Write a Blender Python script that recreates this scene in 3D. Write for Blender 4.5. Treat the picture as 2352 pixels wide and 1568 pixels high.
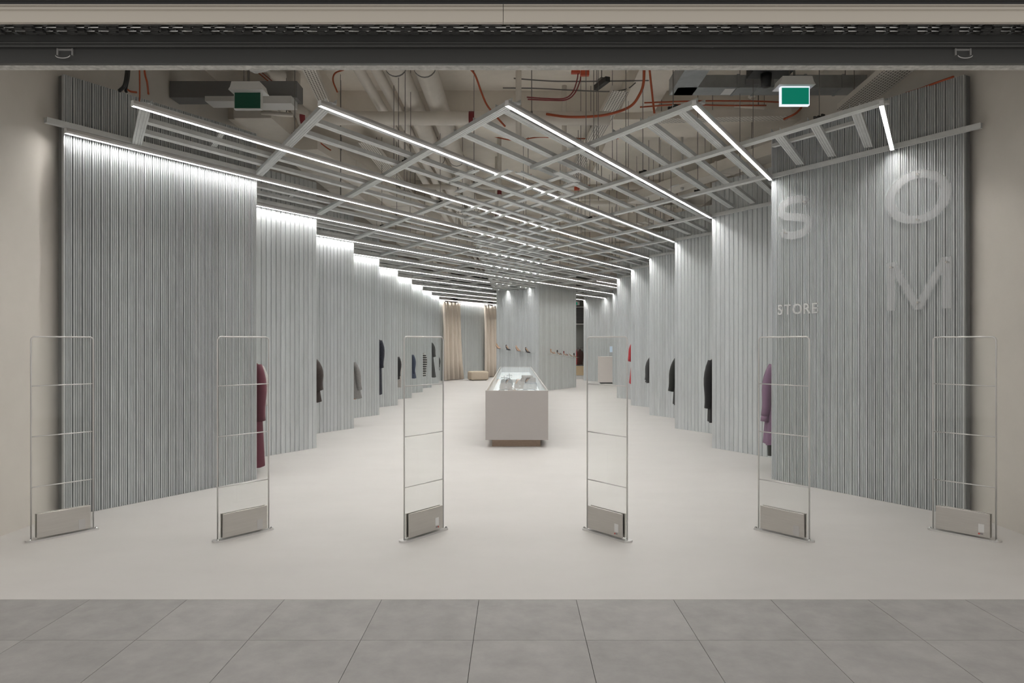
import bpy, bmesh, math, random
from mathutils import Vector, Matrix
random.seed(7)
for o in list(bpy.data.objects): bpy.data.objects.remove(o, do_unlink=True)
sc = bpy.context.scene
C = sc.collection
# ------------------------------------------------------------------ camera, world, exposure
CAMZ = 1.576
cam = bpy.data.objects.new('camera', bpy.data.cameras.new('camera')); C.objects.link(cam)
cam.location = (0, 0, CAMZ); cam.rotation_euler = (math.pi/2, 0, 0)
cam.data.sensor_width = 36.0; cam.data.lens = 1640/2352*36.0
cam.data.shift_x = -5.5/2352; cam.data.shift_y = 6.0/2352
cam.data.clip_start = 0.05; cam.data.clip_end = 200
sc.camera = cam
W = bpy.data.worlds.new('mall_ambient'); sc.world = W; W.use_nodes = True
W.node_tree.nodes['Background'].inputs[0].default_value = (1.0, 0.965, 0.915, 1)
W.node_tree.nodes['Background'].inputs[1].default_value = 0.78
sc.view_settings.view_transform = 'Standard'; sc.view_settings.look = 'None'
sc.view_settings.exposure = 0.0; sc.view_settings.gamma = 1.0
sc.view_settings.use_curve_mapping = False
LIGHT = 97.0          # radiance of the linear lamps
try:
    sc.cycles.use_denoising = True
    sc.cycles.max_bounces = 8; sc.cycles.diffuse_bounces = 5; sc.cycles.transparent_max_bounces = 16
    sc.cycles.sample_clamp_indirect = 8.0
except Exception: pass

# ------------------------------------------------------------------ materials
def mat(name, col, rough=0.6, metal=0.0, noise=0.0, nscale=8.0, stretch=(1,1,1), bump=0.0, bscale=60.0,
        rand=0.0, spec=0.5, emit=None, coat=0.0, sheen=0.0, col2=None, coords='Object'):
    m = bpy.data.materials.new(name); m.use_nodes = True
    nt = m.node_tree; N = nt.nodes; L = nt.links
    b = N['Principled BSDF']
    b.inputs['Base Color'].default_value = (*col, 1); b.inputs['Roughness'].default_value = rough
    b.inputs['Metallic'].default_value = metal; b.inputs['Specular IOR Level'].default_value = spec
    if coat: b.inputs['Coat Weight'].default_value = coat
    if sheen: b.inputs['Sheen Weight'].default_value = sheen
    if emit:
        b.inputs['Emission Color'].default_value = (*emit[0], 1); b.inputs['Emission Strength'].default_value = emit[1]
    if noise or rand or bump:
        tc = N.new('ShaderNodeTexCoord'); mp = N.new('ShaderNodeMapping')
        L.new(tc.outputs[coords], mp.inputs[0]); mp.inputs['Scale'].default_value = stretch
    last = None
    if noise:
        tx = N.new('ShaderNodeTexNoise'); tx.inputs['Scale'].default_value = nscale
        tx.inputs['Detail'].default_value = 6; tx.inputs['Roughness'].default_value = 0.65
        L.new(mp.outputs[0], tx.inputs['Vector'])
        if rand:
            oi = N.new('ShaderNodeObjectInfo'); cm = N.new('ShaderNodeVectorMath'); cm.operation = 'MULTIPLY_ADD'
            cb = N.new('ShaderNodeCombineXYZ')
            for i in range(3): L.new(oi.outputs['Random'], cb.inputs[i])
            cm.inputs[1].default_value = (37, 23, 51); L.new(cb.outputs[0], cm.inputs[0]); L.new(mp.outputs[0], cm.inputs[2])
            L.new(cm.outputs[0], tx.inputs['Vector'])
        rp = N.new('ShaderNodeValToRGB')
        c2 = col2 or tuple(min(1, c*(1+noise)) for c in col); c1 = tuple(c*(1-noise) for c in col) if not col2 else col
        rp.color_ramp.elements[0].color = (*c1, 1); rp.color_ramp.elements[1].color = (*c2, 1)
        rp.color_ramp.elements[0].position = 0.3; rp.color_ramp.elements[1].position = 0.7
        L.new(tx.outputs[0], rp.inputs[0]); last = rp.outputs[0]
    if rand:
        oi2 = N.new('ShaderNodeObjectInfo'); mr = N.new('ShaderNodeMapRange')
        mr.inputs['To Min'].default_value = 1-rand; mr.inputs['To Max'].default_value = 1+rand
        L.new(oi2.outputs['Random'], mr.inputs[0])
        mx = N.new('ShaderNodeMix'); mx.data_type = 'RGBA'; mx.blend_type = 'MULTIPLY'; mx.inputs[0].default_value = 1
        if last: L.new(last, mx.inputs[6])
        else: mx.inputs[6].default_value = (*col, 1)
        L.new(mr.outputs[0], mx.inputs[7]); last = mx.outputs[2]
    if last: L.new(last, b.inputs['Base Color'])
    if bump:
        t2 = N.new('ShaderNodeTexNoise'); t2.inputs['Scale'].default_value = bscale; t2.inputs['Detail'].default_value = 4
        L.new(mp.outputs[0], t2.inputs['Vector'])
        bp = N.new('ShaderNodeBump'); bp.inputs['Strength'].default_value = bump; bp.inputs['Distance'].default_value = 0.01
        L.new(t2.outputs[0], bp.inputs['Height']); L.new(bp.outputs[0], b.inputs['Normal'])
    return m
def mixmat(name, ior, col, rough=0.05, tint=(1,1,1), diffuse=0.0):
    """clear sheet: straight-through light + fresnel gloss (+ a little milky diffuse)"""
    m = bpy.data.materials.new(name); m.use_nodes = True
    nt = m.node_tree; N = nt.nodes; L = nt.links; N.remove(N['Principled BSDF'])
    out = N['Material Output']
    t = N.new('ShaderNodeBsdfTransparent'); t.inputs[0].default_value = (*tint, 1)
    g = N.new('ShaderNodeBsdfGlossy'); g.inputs['Roughness'].default_value = rough; g.inputs[0].default_value = (*col, 1)
    fr = N.new('ShaderNodeFresnel'); fr.inputs[0].default_value = ior
    ge = N.new('ShaderNodeNewGeometry'); mu = N.new('ShaderNodeMath'); mu.operation = 'MULTIPLY'; iv = N.new('ShaderNodeMath'); iv.operation = 'SUBTRACT'
    iv.inputs[0].default_value = 1.0; L.new(ge.outputs['Backfacing'], iv.inputs[1]); L.new(fr.outputs[0], mu.inputs[0]); L.new(iv.outputs[0], mu.inputs[1])
    a = N.new('ShaderNodeMixShader'); L.new(mu.outputs[0], a.inputs[0]); L.new(t.outputs[0], a.inputs[1]); L.new(g.outputs[0], a.inputs[2])
    last = a
    if diffuse:
        d = N.new('ShaderNodeBsdfDiffuse'); d.inputs[0].default_value = (*col, 1)
        tr = N.new('ShaderNodeBsdfTranslucent'); tr.inputs[0].default_value = (*col, 1)
        ad = N.new('ShaderNodeMixShader'); ad.inputs[0].default_value = 0.35; L.new(d.outputs[0], ad.inputs[1]); L.new(tr.outputs[0], ad.inputs[2])
        b = N.new('ShaderNodeMixShader'); b.inputs[0].default_value = diffuse
        L.new(a.outputs[0], b.inputs[1]); L.new(ad.outputs[0], b.inputs[2]); last = b
    L.new(last.outputs[0], out.inputs[0])
    return m
M = {}
M['resin'] = mat('white_resin_floor', (0.57, 0.553, 0.535), 0.42, noise=0.035, nscale=0.9, stretch=(1,1.6,1), bump=0.02, bscale=3, spec=0.35)
M['tile'] = mat('grey_stone_tile', (0.33, 0.32, 0.31), 0.6, noise=0.13, nscale=5, rand=0.06, bump=0.05, bscale=90)
M['grout'] = mat('dark_grout', (0.05, 0.05, 0.05), 0.9)
M['beige'] = mat('beige_plaster', (0.64, 0.605, 0.555), 0.8, noise=0.04, nscale=1.5, bump=0.03, bscale=40)
M['slab'] = mat('painted_concrete', (0.79, 0.735, 0.66), 0.85, noise=0.08, nscale=1.2, bump=0.06, bscale=12)
M['galv'] = mat('galvanised_stud', (0.615, 0.645, 0.655), 0.38, 0.36, noise=0.065, nscale=7, stretch=(2.5, 2.5, 0.35), rand=0.07)
M['galvrib'] = mat('galvanised_ribbed_stud', (0.56, 0.583, 0.59), 0.36, 0.42, noise=0.08, nscale=7, stretch=(2.5, 2.5, 0.35), rand=0.08)
M['galvgrid'] = mat('galvanised_profile', (0.66, 0.675, 0.67), 0.45, 0.3, noise=0.08, nscale=9, rand=0.05)
M['backing'] = mat('grey_backing', (0.17, 0.175, 0.175), 0.6)
M['duct'] = mat('duct_steel', (0.36, 0.375, 0.385), 0.4, 0.75, noise=0.14, nscale=5)
M['ductdark'] = mat('grey_duct', (0.20, 0.20, 0.20), 0.6)
M['pipe'] = mat('painted_pipe', (0.76, 0.715, 0.65), 0.55, noise=0.05, nscale=3)
M['pipered'] = mat('red_pipe_band', (0.22, 0.025, 0.03), 0.5)
M['orange'] = mat('orange_cable', (0.42, 0.085, 0.03), 0.5)
M['redbox'] = mat('orange_box', (0.60, 0.10, 0.05), 0.5)
M['blackrub'] = mat('black_rubber', (0.02, 0.02, 0.02), 0.5)
M['rod'] = mat('hanger_rod', (0.20, 0.19, 0.18), 0.5, 0.5)
M['shutter'] = mat('charcoal_powder_coat', (0.075, 0.076, 0.075), 0.45, bump=0.02, bscale=300)
M['darkceil'] = mat('dark_bulkhead', (0.05, 0.05, 0.052), 0.7)
M['fascia'] = mat('beige_fascia_gloss', (0.50, 0.458, 0.40), 0.28, spec=0.5)
M['concrete'] = mat('spattered_concrete', (0.52, 0.515, 0.49), 0.85, noise=0.3, nscale=26, bump=0.2, bscale=80)
M['chrome'] = mat('polished_link', (0.75, 0.76, 0.76), 0.16, 1.0)
M['steel'] = mat('brushed_steel', (0.55, 0.53, 0.50), 0.38, 0.9, noise=0.05, nscale=4, stretch=(1, 1, 30))
M['frame'] = mat('satin_alu', (0.66, 0.65, 0.64), 0.35, 0.7)
M['lamp'] = mat('led_diffuser', (1, 1, 1), 0.5, emit=((1.0, 0.975, 0.94), LIGHT))
M['lampin'] = mat('lamp_inner_white', (0.85, 0.85, 0.85), 0.5)
M['lightbox'] = mat('case_lightbox', (0.85, 0.86, 0.87), 0.5, emit=((0.93, 0.97, 1.0), 0.9))
M['exit_dark'] = mat('green_sign_unlit', (0.005, 0.085, 0.05), 0.4)
M['exit_lit'] = mat('green_sign_lit', (0.0, 0.10, 0.06), 0.4, emit=((0.0, 0.42, 0.27), 0.35))
M['exit_led'] = mat('sign_led', (1, 1, 1), 0.4, emit=((0.80, 0.86, 1.0), 0.9))
M['white'] = mat('white_plastic', (0.72, 0.72, 0.71), 0.4)
M['counter'] = mat('pale_lacquer', (0.39, 0.365, 0.348), 0.5, noise=0.02, nscale=60, stretch=(0.2, 0.2, 4))
M['countertop'] = mat('pale_rim', (0.62, 0.60, 0.575), 0.4)
M['casein'] = mat('white_case_lining', (0.80, 0.81, 0.82), 0.5)
M['plinth'] = mat('wood_plinth', (0.40, 0.30, 0.23), 0.6, noise=0.1, nscale=20, stretch=(1, 1, 8))
M['desk'] = mat('pale_pink_lacquer', (0.84, 0.785, 0.76), 0.5)
M['glass'] = mixmat('clear_glass', 1.10, (1, 1, 1), 0.02, (0.97, 0.985, 0.98))
M['acryl'] = mixmat('clear_acrylic', 1.45, (0.9, 0.9, 0.9), 0.03, (0.975, 0.98, 0.975))
M['letter'] = mixmat('frosted_acrylic_letter', 1.45, (0.92, 0.93, 0.94), 0.15, (0.97, 0.97, 0.97), diffuse=0.24)
M['letter2'] = mixmat('clear_acrylic_letter', 1.45, (0.95, 0.95, 0.94), 0.10, (0.97, 0.97, 0.97), diffuse=0.42)
M['curtain'] = mat('sand_curtain', (0.72, 0.645, 0.56), 0.9, noise=0.04, nscale=80, sheen=0.2)
M['pouf'] = mat('sand_boucle', (0.52, 0.445, 0.355), 0.95, noise=0.08, nscale=60, bump=0.3, bscale=120)
M['ply'] = mat('pale_plywood', (0.50, 0.39, 0.25), 0.6, noise=0.08, nscale=10, stretch=(1, 1, 6))
M['darkwall'] = mat('dark_grey_wall', (0.16, 0.165, 0.155), 0.8)
M['label'] = mat('grey_sticker', (0.50, 0.49, 0.48), 0.5)
M['labelw'] = mat('white_sticker', (0.70, 0.70, 0.69), 0.5)
M['logo_grey'] = mat('sticker_print_grey', (0.25, 0.23, 0.24), 0.5)
M['logo_red'] = mat('sticker_print_red', (0.55, 0.09, 0.07), 0.5)
M['screen'] = mat('monitor_screen', (0.2, 0.22, 0.24), 0.3, emit=((0.6, 0.75, 0.9), 0.5))
def tray_mat():
    m = mat('perforated_tray', (0.52, 0.48, 0.43), 0.55); nt = m.node_tree; N = nt.nodes; L = nt.links
    tc = N.new('ShaderNodeTexCoord'); mp = N.new('ShaderNodeMapping'); L.new(tc.outputs['Object'], mp.inputs[0])
    br = N.new('ShaderNodeTexBrick'); L.new(mp.outputs[0], br.inputs[0])
    br.inputs['Scale'].default_value = 1; br.inputs['Brick Width'].default_value = 0.055; br.inputs['Row Height'].default_value = 0.034
    br.inputs['Mortar Size'].default_value = 0.011
    br.inputs['Color1'].default_value = (0.10, 0.085, 0.07, 1); br.inputs['Color2'].default_value = (0.10, 0.085, 0.07, 1)
    br.inputs['Mortar'].default_value = (0.72, 0.68, 0.62, 1)
    L.new(br.outputs[0], N['Principled BSDF'].inputs['Base Color']); return m
M['tray'] = tray_mat()
def cloth(name, col, n=0.12, s=40, col2=None): 
    M[name] = mat(name, col, 0.9, noise=n, nscale=s, sheen=0.15, col2=col2); return M[name]

# ------------------------------------------------------------------ mesh helpers
class MB:
    def __init__(s): s.v = []; s.f = []
    def add(s, vs, fs):
        n = len(s.v); s.v += [tuple(p) for p in vs]; s.f += [tuple(i+n for i in f) for f in fs]; return s
    def box(s, x0, x1, y0, y1, z0, z1):
        return s.add([(x0,y0,z0),(x1,y0,z0),(x1,y1,z0),(x0,y1,z0),(x0,y0,z1),(x1,y0,z1),(x1,y1,z1),(x0,y1,z1)],
                     [(0,3,2,1),(4,5,6,7),(0,1,5,4),(1,2,6,5),(2,3,7,6),(3,0,4,7)])
    def obox(s, p, q, w, z0, z1):
        """bar from p to q (xy), width w, z0..z1"""
        p = Vector(p); q = Vector(q); d = (q-p).normalized(); n = Vector((-d.y, d.x))*w/2
        a, b, c, e = p+n, p-n, q-n, q+n
        return s.add([(*a,z0),(*b,z0),(*c,z0),(*e,z0),(*a,z1),(*b,z1),(*c,z1),(*e,z1)],
                     [(0,3,2,1),(4,5,6,7),(0,1,5,4),(1,2,6,5),(2,3,7,6),(3,0,4,7)])
    def tube(s, pts, r, n=8, cap=True):
        pts = [Vector(p) for p in pts]; rs = r if isinstance(r, (list, tuple)) else [r]*len(pts)
        rings = []; up = None
        for i, p in enumerate(pts):
            t = (pts[min(i+1, len(pts)-1)] - pts[max(i-1, 0)]).normalized()
            if up is None: up = Vector((0,0,1)) if abs(t.z) < .9 else Vector((1,0,0))
            a = t.cross(up).normalized(); b = a.cross(t).normalized(); up = b
            rings.append([p + (a*math.cos(k*2*math.pi/n) + b*math.sin(k*2*math.pi/n))*rs[i] for k in range(n)])
        vs = [p for r_ in rings for p in r_]; fs = []
        for i in range(len(pts)-1):
            for k in range(n): fs.append((i*n+k, i*n+(k+1)%n, (i+1)*n+(k+1)%n, (i+1)*n+k))
        if cap: fs.append(tuple(range(n))[::-1]); fs.append(tuple((len(pts)-1)*n+k for k in range(n)))
        return s.add(vs, fs)
    def lathe(s, prof, n=20, c=(0,0,0), cap=True):
        vs = []; fs = []
        for r, z in prof:
            for k in range(n): vs.append((c[0]+r*math.cos(k*2*math.pi/n), c[1]+r*math.sin(k*2*math.pi/n), c[2]+z))
        for i in range(len(prof)-1):
            for k in range(n): fs.append((i*n+k, i*n+(k+1)%n, (i+1)*n+(k+1)%n, (i+1)*n+k))
        if cap: fs.append(tuple(range(n))[::-1]); fs.append(tuple((len(prof)-1)*n+k for k in range(n)))
        return s.add(vs, fs)
    def loft(s, rings, cap=True, closed=True):
        n = len(rings[0]); vs = [p for r in rings for p in r]; fs = []
        for i in range(len(rings)-1):
            for k in range(n if closed else n-1): fs.append((i*n+k, i*n+(k+1)%n, (i+1)*n+(k+1)%n, (i+1)*n+k))
        if cap and closed: fs.append(tuple(range(n))[::-1]); fs.append(tuple((len(rings)-1)*n+k for k in range(n)))
        return s.add(vs, fs)
    def poly(s, pts, y0, y1):
        """(x,z) outline extruded from y0 to y1"""
        n = len(pts); vs = [(x,y0,z) for x,z in pts]+[(x,y1,z) for x,z in pts]
        fs = [tuple(range(n)), tuple(range(2*n-1, n-1, -1))]+[(i, i+n, (i+1)%n+n, (i+1)%n) for i in range(n)]
        return s.add(vs, fs)
    def mesh(s, name, smooth=False):
        me = bpy.data.meshes.new(name); me.from_pydata(s.v, [], s.f)
        bm = bmesh.new(); bm.from_mesh(me); bmesh.ops.recalc_face_normals(bm, faces=bm.faces); bm.to_mesh(me); bm.free()
        if smooth:
            me.polygons.foreach_set('use_smooth', [True]*len(me.polygons))
        return me
    def build(s, name, m, parent=None, smooth=False, loc=None, rz=0):
        me = s.mesh(name, smooth); me.materials.append(M[m] if isinstance(m, str) else m)
        o = bpy.data.objects.new(name, me); C.objects.link(o); o.parent = parent
        if loc: o.location = loc
        o.rotation_euler.z = rz
        return o
def link(name, me, parent=None, loc=(0,0,0), rz=0):
    o = bpy.data.objects.new(name, me); C.objects.link(o); o.parent = parent; o.location = loc; o.rotation_euler.z = rz; return o
def tag(o, label=None, cat=None, group=None, kind=None):
    if label: o['label'] = label
    if cat: o['category'] = cat
    if group: o['group'] = group
    if kind: o['kind'] = kind
    return o
def empty(name, loc=(0,0,0), rz=0):
    o = bpy.data.objects.new(name, None); o.empty_display_size = 0.1; C.objects.link(o); o.location = loc; o.rotation_euler.z = rz; return o
def bevel(o, w=0.005, seg=2):
    b = o.modifiers.new('bevel', 'BEVEL'); b.width = w; b.segments = seg; b.limit_method = 'ANGLE'; return o
def box(name, m, x0, x1, y0, y1, z0, z1, parent=None): return MB().box(x0,x1,y0,y1,z0,z1).build(name, m, parent)
def px(x, d): return (x-1181.5)/1640*d           # photograph column -> X at distance d
def pz(y, d): return CAMZ+(790-y)/1640*d         # photograph row -> Z at distance d
def arc(c, r, a0, a1, n, f): return [f(c, r, a0+(a1-a0)*i/n) for i in range(n+1)]

# ------------------------------------------------------------------ plan of the place
T = 1.5/2.52; Y0 = 8.34; P = 2.52; XT = 3.0
TH = math.atan(T); SN, CS = math.sin(TH), math.cos(TH)
YT = [Y0+P*k for k in range(-1, 15)]
def yt(k): return Y0+P*k
HP = 4.03; XW = 4.21; ZS = 5.3
# ------------------------------------------------------------------ the setting
floor = box('floor', 'resin', -5.2, 5.2, 4.409, 39, -0.12, 0); tag(floor, 'seamless pale resin floor of the shop', 'floor', kind='structure')
fm = empty('floor_mall', (0, 0, 0)); tag(fm, 'grey stone tile floor of the mall in front of the shop', 'floor', kind='structure')
box('grout_bed', 'grout', -7, 7, -2.2, 4.409, -0.12, -0.006, fm)
tm = MB().box(0.0015, 0.5985, 0.0015, 0.6025, -0.03, 0.0)
tme = tm.mesh('tile'); tme.materials.append(M['tile'])
for r in range(8):
    for c in range(-9, 10):
        link('tile', tme, fm, (-0.219+0.6*c, 3.803-0.604*r, 0))
wl = box('wall_left', 'beige', -XW-0.2, -XW, 4.44, 39, -0.1, ZS); tag(wl, 'plain beige side wall left of the entrance', 'wall', kind='structure')
wr = box('wall_right', 'beige', XW, XW+0.2, 4.44, 39, -0.1, ZS); tag(wr, 'plain beige side wall right of the entrance', 'wall', kind='structure')
wb = box('wall_back', 'darkwall', -XW-0.2, XW+0.2, 38.8, 39, -0.1, ZS); tag(wb, 'dark grey rear wall of the shop', 'wall', kind='structure')
ce = box('ceiling', 'slab', -XW-0.2, XW+0.2, 4.44, 39, ZS, ZS+0.2); tag(ce, 'raw painted concrete ceiling slab', 'ceiling', kind='structure')
for i, (ya, yb, zb) in enumerate(((10.5, 11.4, 4.88), (16.2, 17.1, 4.86), (22.0, 22.8, 4.86), (28.0, 28.9, 4.86))):
    b = box('ceiling_beam', 'slab', -XW, XW, ya, yb, zb, ZS, ce)
for xa in (1.55, -3.1):
    box('ceiling_beam', 'slab', xa, xa+0.5, 4.6, 38.8, 4.98, ZS, ce)
for sx, nm in ((-1, 'left'), (1, 'right')):
    jb = box('wall_front_'+nm, 'beige', min(sx*4.41, sx*7), max(sx*4.41, sx*7), 4.42, 4.6, 0, 4.6); tag(jb, f'beige shop front wall {nm} of the entrance opening', 'wall', kind='structure')
lin = box('wall_front', 'concrete', -5.2, 5.2, 4.45, 4.53, 3.313, ZS+0.2); tag(lin, 'speckled concrete lintel behind the shutter bar', 'wall', kind='structure')
bh = box('trim_bulkhead', 'darkceil', -5.2, 5.2, 4.085, 4.10, 3.521, 4.6); tag(bh, 'dark bulkhead strip above the beige fascia', 'trim', kind='structure')
box('slot_cover', 'darkceil', -5.2, 5.2, 4.10, 4.45, 3.58, 3.6, bh)
box('lip', 'shutter', -5.2, 5.2, 4.06, 4.085, 3.535, 3.56, bh)
# beige fascia in two lengths, each with lip, groove and face
for x0, x1, nm in ((-5.2, -0.066, 'left length of glossy beige fascia over the entrance'), (-0.063, 5.2, 'right length of glossy beige fascia over the entrance')):
    f = empty('fascia_panel', ((x0+x1)/2, 4.1, 3.42)); tag(f, nm, 'fascia')
    l = (x1-x0)/2
    pr = [(0.0,0.0),(-0.004,0.002),(-0.004,0.062),(0.000,0.066),(0.0,0.070),(-0.006,0.074),(-0.006,0.092),(0.02,0.092),(0.02,0.0)]
    MB().loft([[(-l,y,z) for y,z in pr], [(l,y,z) for y,z in pr]]).build('face', 'fascia', f)
    MB().box(-l, l, -0.014, 0.0, 0.0925, 0.1005).build('lip', 'fascia', f)
# roller shutter: bottom bar pieces, link curtain
rs = empty('roller_shutter', (0, 4.4, 3.31)); tag(rs, 'charcoal roller shutter bottom bar rolled up above the entrance', 'shutter')
MB().box(-5.2, 5.2, 0.025, 0.05, 0.004, 0.104).build('lower_bar', 'shutter', rs)
MB().box(-5.2, 5.2, 0.018, 0.05, 0.002, 0.010).build('bottom_lip', 'shutter', rs)
MB().box(-5.2, 5.2, -0.02, 0.05, 0.104, 0.166).build('upper_bar', 'shutter', rs)
MB().tube([(-5.2, -0.012, 0.099), (5.2, -0.012, 0.099)], 0.009, 10).build('round_edge', 'shutter', rs, True)
MB().tube([(-5.2, -0.026, 0.113), (5.2, -0.026, 0.113)], 0.005, 8).build('round_edge', 'shutter', rs, True)
for sx in (-2.78, 2.775):
    p = MB().box(-0.045, 0.045, -0.006, 0, 0, 0.012).box(-0.05, -0.042, -0.012, 0, -0.03, 0.012).box(0.042, 0.05, -0.012, 0, -0.03, 0.012).build('handle_bracket', 'frame', rs, loc=(sx, 0.025, 0.082))
    MB().tube([(0.045*math.cos(a), -0.03, -0.038-0.018*math.sin(a)) for a in [math.pi*i/10 for i in range(11)]], 0.003, 6).build('pull_ring', 'frame', rs, True, loc=(sx, 0.025, 0.082))
row_mesh = {}
for r, (yy, zz) in enumerate(((-0.185, 0.165), (-0.125, 0.163), (-0.07, 0.165))):
    MB().tube([(-5.2, yy, zz), (5.2, yy, zz)], 0.007, 8).build('curtain_rod', 'chrome', rs, True)
    MB().tube([(-5.2, yy+0.02, zz+0.014), (5.2, yy+0.02, zz+0.014)], 0.005, 8).build('curtain_rod', 'frame', rs, True)
    lm = MB().box(-0.02, 0.02, -0.016, 0.026, -0.012, 0.012).box(-0.03, 0.03, 0.0, 0.012, -0.016, -0.010).mesh('curtain_link'); lm.materials.append(M['shutter'])
    l2 = MB().box(-0.012, 0.012, -0.010, 0.028, -0.010, 0.006).mesh('curtain_clip'); l2.materials.append(M['chrome'])
    n = 38
    for i in range(n):
        x = -4.7+i*0.252
        for dx in (-0.03, 0.03):
            link('curtain_link', lm, rs, (x+dx+(0.0 if r % 2 else 0.03), yy, zz))
        link('curtain_clip', l2, rs, (x+0.126+(0 if r % 2 else 0.03), yy, zz))

# ------------------------------------------------------------------ galvanised stud walls
SW = 0.0868; GAP = 0.0055
_sm = {}
def stud_mesh(h, ribbed=False):
    if (h, ribbed) in _sm: return _sm[(h, ribbed)]
    w = SW-(0.010 if ribbed else GAP); D = 0.010
    if ribbed:      # deep ribs: the two panels by the entrance
        us = [0, .04, .20, .24, .29, .33, .44, .48, .53, .57, .68, .72, .77, .81, .96, 1.0]
        vs_ = [0.004, 0, 0, D, D, 0, 0, D, D, 0, 0, D, D, 0, 0, 0.004]
    else:           # flat face, rolled edges, two faint creases
        us = [0, .03, .08, .13, .30, .335, .37, .63, .665, .70, .87, .92, .97, 1.0]
        vs_ = [0.012, 0.006, 0.002, 0, 0, 0.0018, 0, 0, 0.0018, 0, 0, 0.002, 0.006, 0.012]
    prof = [(0, 0.032)]+[(u*w, v) for u, v in zip(us, vs_)]+[(w, 0.032)]
    mb = MB(); n = len(prof)
    mb.add([(u, v, 0) for u, v in prof]+[(u, v, h) for u, v in prof], [(i, i+1, i+1+n, i+n) for i in range(n-1)]+[tuple(range(n)), tuple(range(2*n-1, n-1, -1))])
    me = mb.mesh('stud'); me.materials.append(M['galvrib' if ribbed else 'galv']); _sm[(h, ribbed)] = me; return me
_bm = {}
def stud_wall(p, q, label, name, h=HP, parent=None, kind='structure', inset=0.0, ribbed=False):
    """face from p to q, p on the left seen from the shop; front is to the right of p->q"""
    p = Vector(p); q = Vector(q); L_ = (q-p).length; n = max(1, round(L_/SW)); e = (q-p)/L_
    rz = math.atan2(e.y, e.x)
    w = parent or empty(name, (p.x, p.y, 0), rz)
    if not parent: tag(w, label, 'wall panel', kind=kind)
    sub = 0 if not parent else None
    k = L_/n
    for i in range(n):
        if parent:
            pos = p-Vector(parent.location[:2])+e*(i*k); link('stud', stud_mesh(h, ribbed), w, (pos.x, pos.y, 0), rz)
        else: link('stud', stud_mesh(h, ribbed), w, (i*k, 0, 0))
    if parent:
        a = p-Vector(parent.location[:2]); MB().box(inset, L_-inset, 0.030, 0.085, 0, h-0.005).build('backing_sheet', 'backing', w, loc=(a.x, a.y, 0), rz=rz)
    else: MB().box(0, L_-0.002, 0.030, 0.085, 0, h-0.005).build('backing_sheet', 'backing', w)
    return w
ORD = ['first', 'second', 'third', 'fourth', 'fifth', 'sixth', 'seventh', 'eighth', 'ninth', 'tenth']
for k in range(10):
    d0 = 1.10/T if k == 0 else 1.06/T
    stud_wall((-XT-d0*T, yt(k)-d0), (-XT, yt(k)), f'galvanised stud wall panel, {ORD[k]} from the entrance on the left side', 'wall_left_panel', ribbed=(k == 0))
for k in range(6):
    d0 = 1.10/T if k == 0 else 1.06/T
    stud_wall((XT, yt(k)), (XT+d0*T, yt(k)-d0), f'galvanised stud wall panel, {ORD[k]} from the entrance on the right side', 'wall_right_panel', ribbed=(k == 0))
stud_wall((3.73, 27.2), (4.18, 27.2-0.45/T), 'narrow galvanised stud wall panel right behind the cash desk', 'wall_right_panel')
stud_wall((XT, yt(9)), (4.15, yt(9)-1.15/T), 'galvanised stud wall panel at the back left of the cash desk', 'wall_right_panel')
def onl(c, y): return c+T*y      # X on a lamp-parallel line
CL = -XT-T*yt(9)
stud_wall((onl(CL, 31.85), 31.85), (onl(CL, 33.95), 33.95), 'galvanised stud wall panel between the two beige curtains', 'wall_back_panel')
stud_wall((onl(CL, 34.35), 34.35), (onl(CL, 38.5), 38.5), 'galvanised stud wall panel right of the second curtain, mostly behind the column', 'wall_back_panel')
# dark cubicle backs behind the curtains
cw = box('wall_cubicle', 'darkwall', -XW, 2.2, 38.55, 38.6, 0, ZS); tag(cw, 'dark wall behind the fitting rooms', 'wall', kind='structure')
# column
CX, CY = 0.83, 23.7
yl = 26.2; xl = CX-T*(yl-CY); yr = 26.1; xr = CX+T*(yr-CY)
col = empty('column', (CX, CY, 0)); tag(col, 'diamond-shaped column clad in galvanised studs, shoes on its faces', 'column', kind='structure')
bk = (xl+xr-CX, yl+yr-CY)
def shrink(a, b, d=0.03):
    a = Vector(a); b = Vector(b); e = (b-a).normalized(); return a+e*d, b-e*d
for a_, b_ in (((xl, yl), (CX, CY)), ((CX, CY), (xr, yr)), ((xr, yr), bk), (bk, (xl, yl))):
    stud_wall(*shrink(a_, b_), '', '', parent=col, h=4.2, inset=0.17)
for (c_, d1, d2) in (((0, 0), Vector((-SN, CS)), Vector((SN, CS))), ((xr-CX, yr-CY), Vector((-SN, -CS)), Vector((-SN, CS))), ((xl-CX, yl-CY), Vector((SN, CS)), Vector((SN, -CS))), ((bk[0]-CX, bk[1]-CY), Vector((SN, -CS)), Vector((-SN, -CS)))):
    c_ = Vector(c_); tri = [c_, c_+d1*0.034, c_+d1*0.034+d2*0.034, c_+d2*0.034]
    MB().loft([[(p_.x, p_.y, z_) for p_ in tri] for z_ in (0, 4.2)]).build('corner_bead', 'galv', col)

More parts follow.
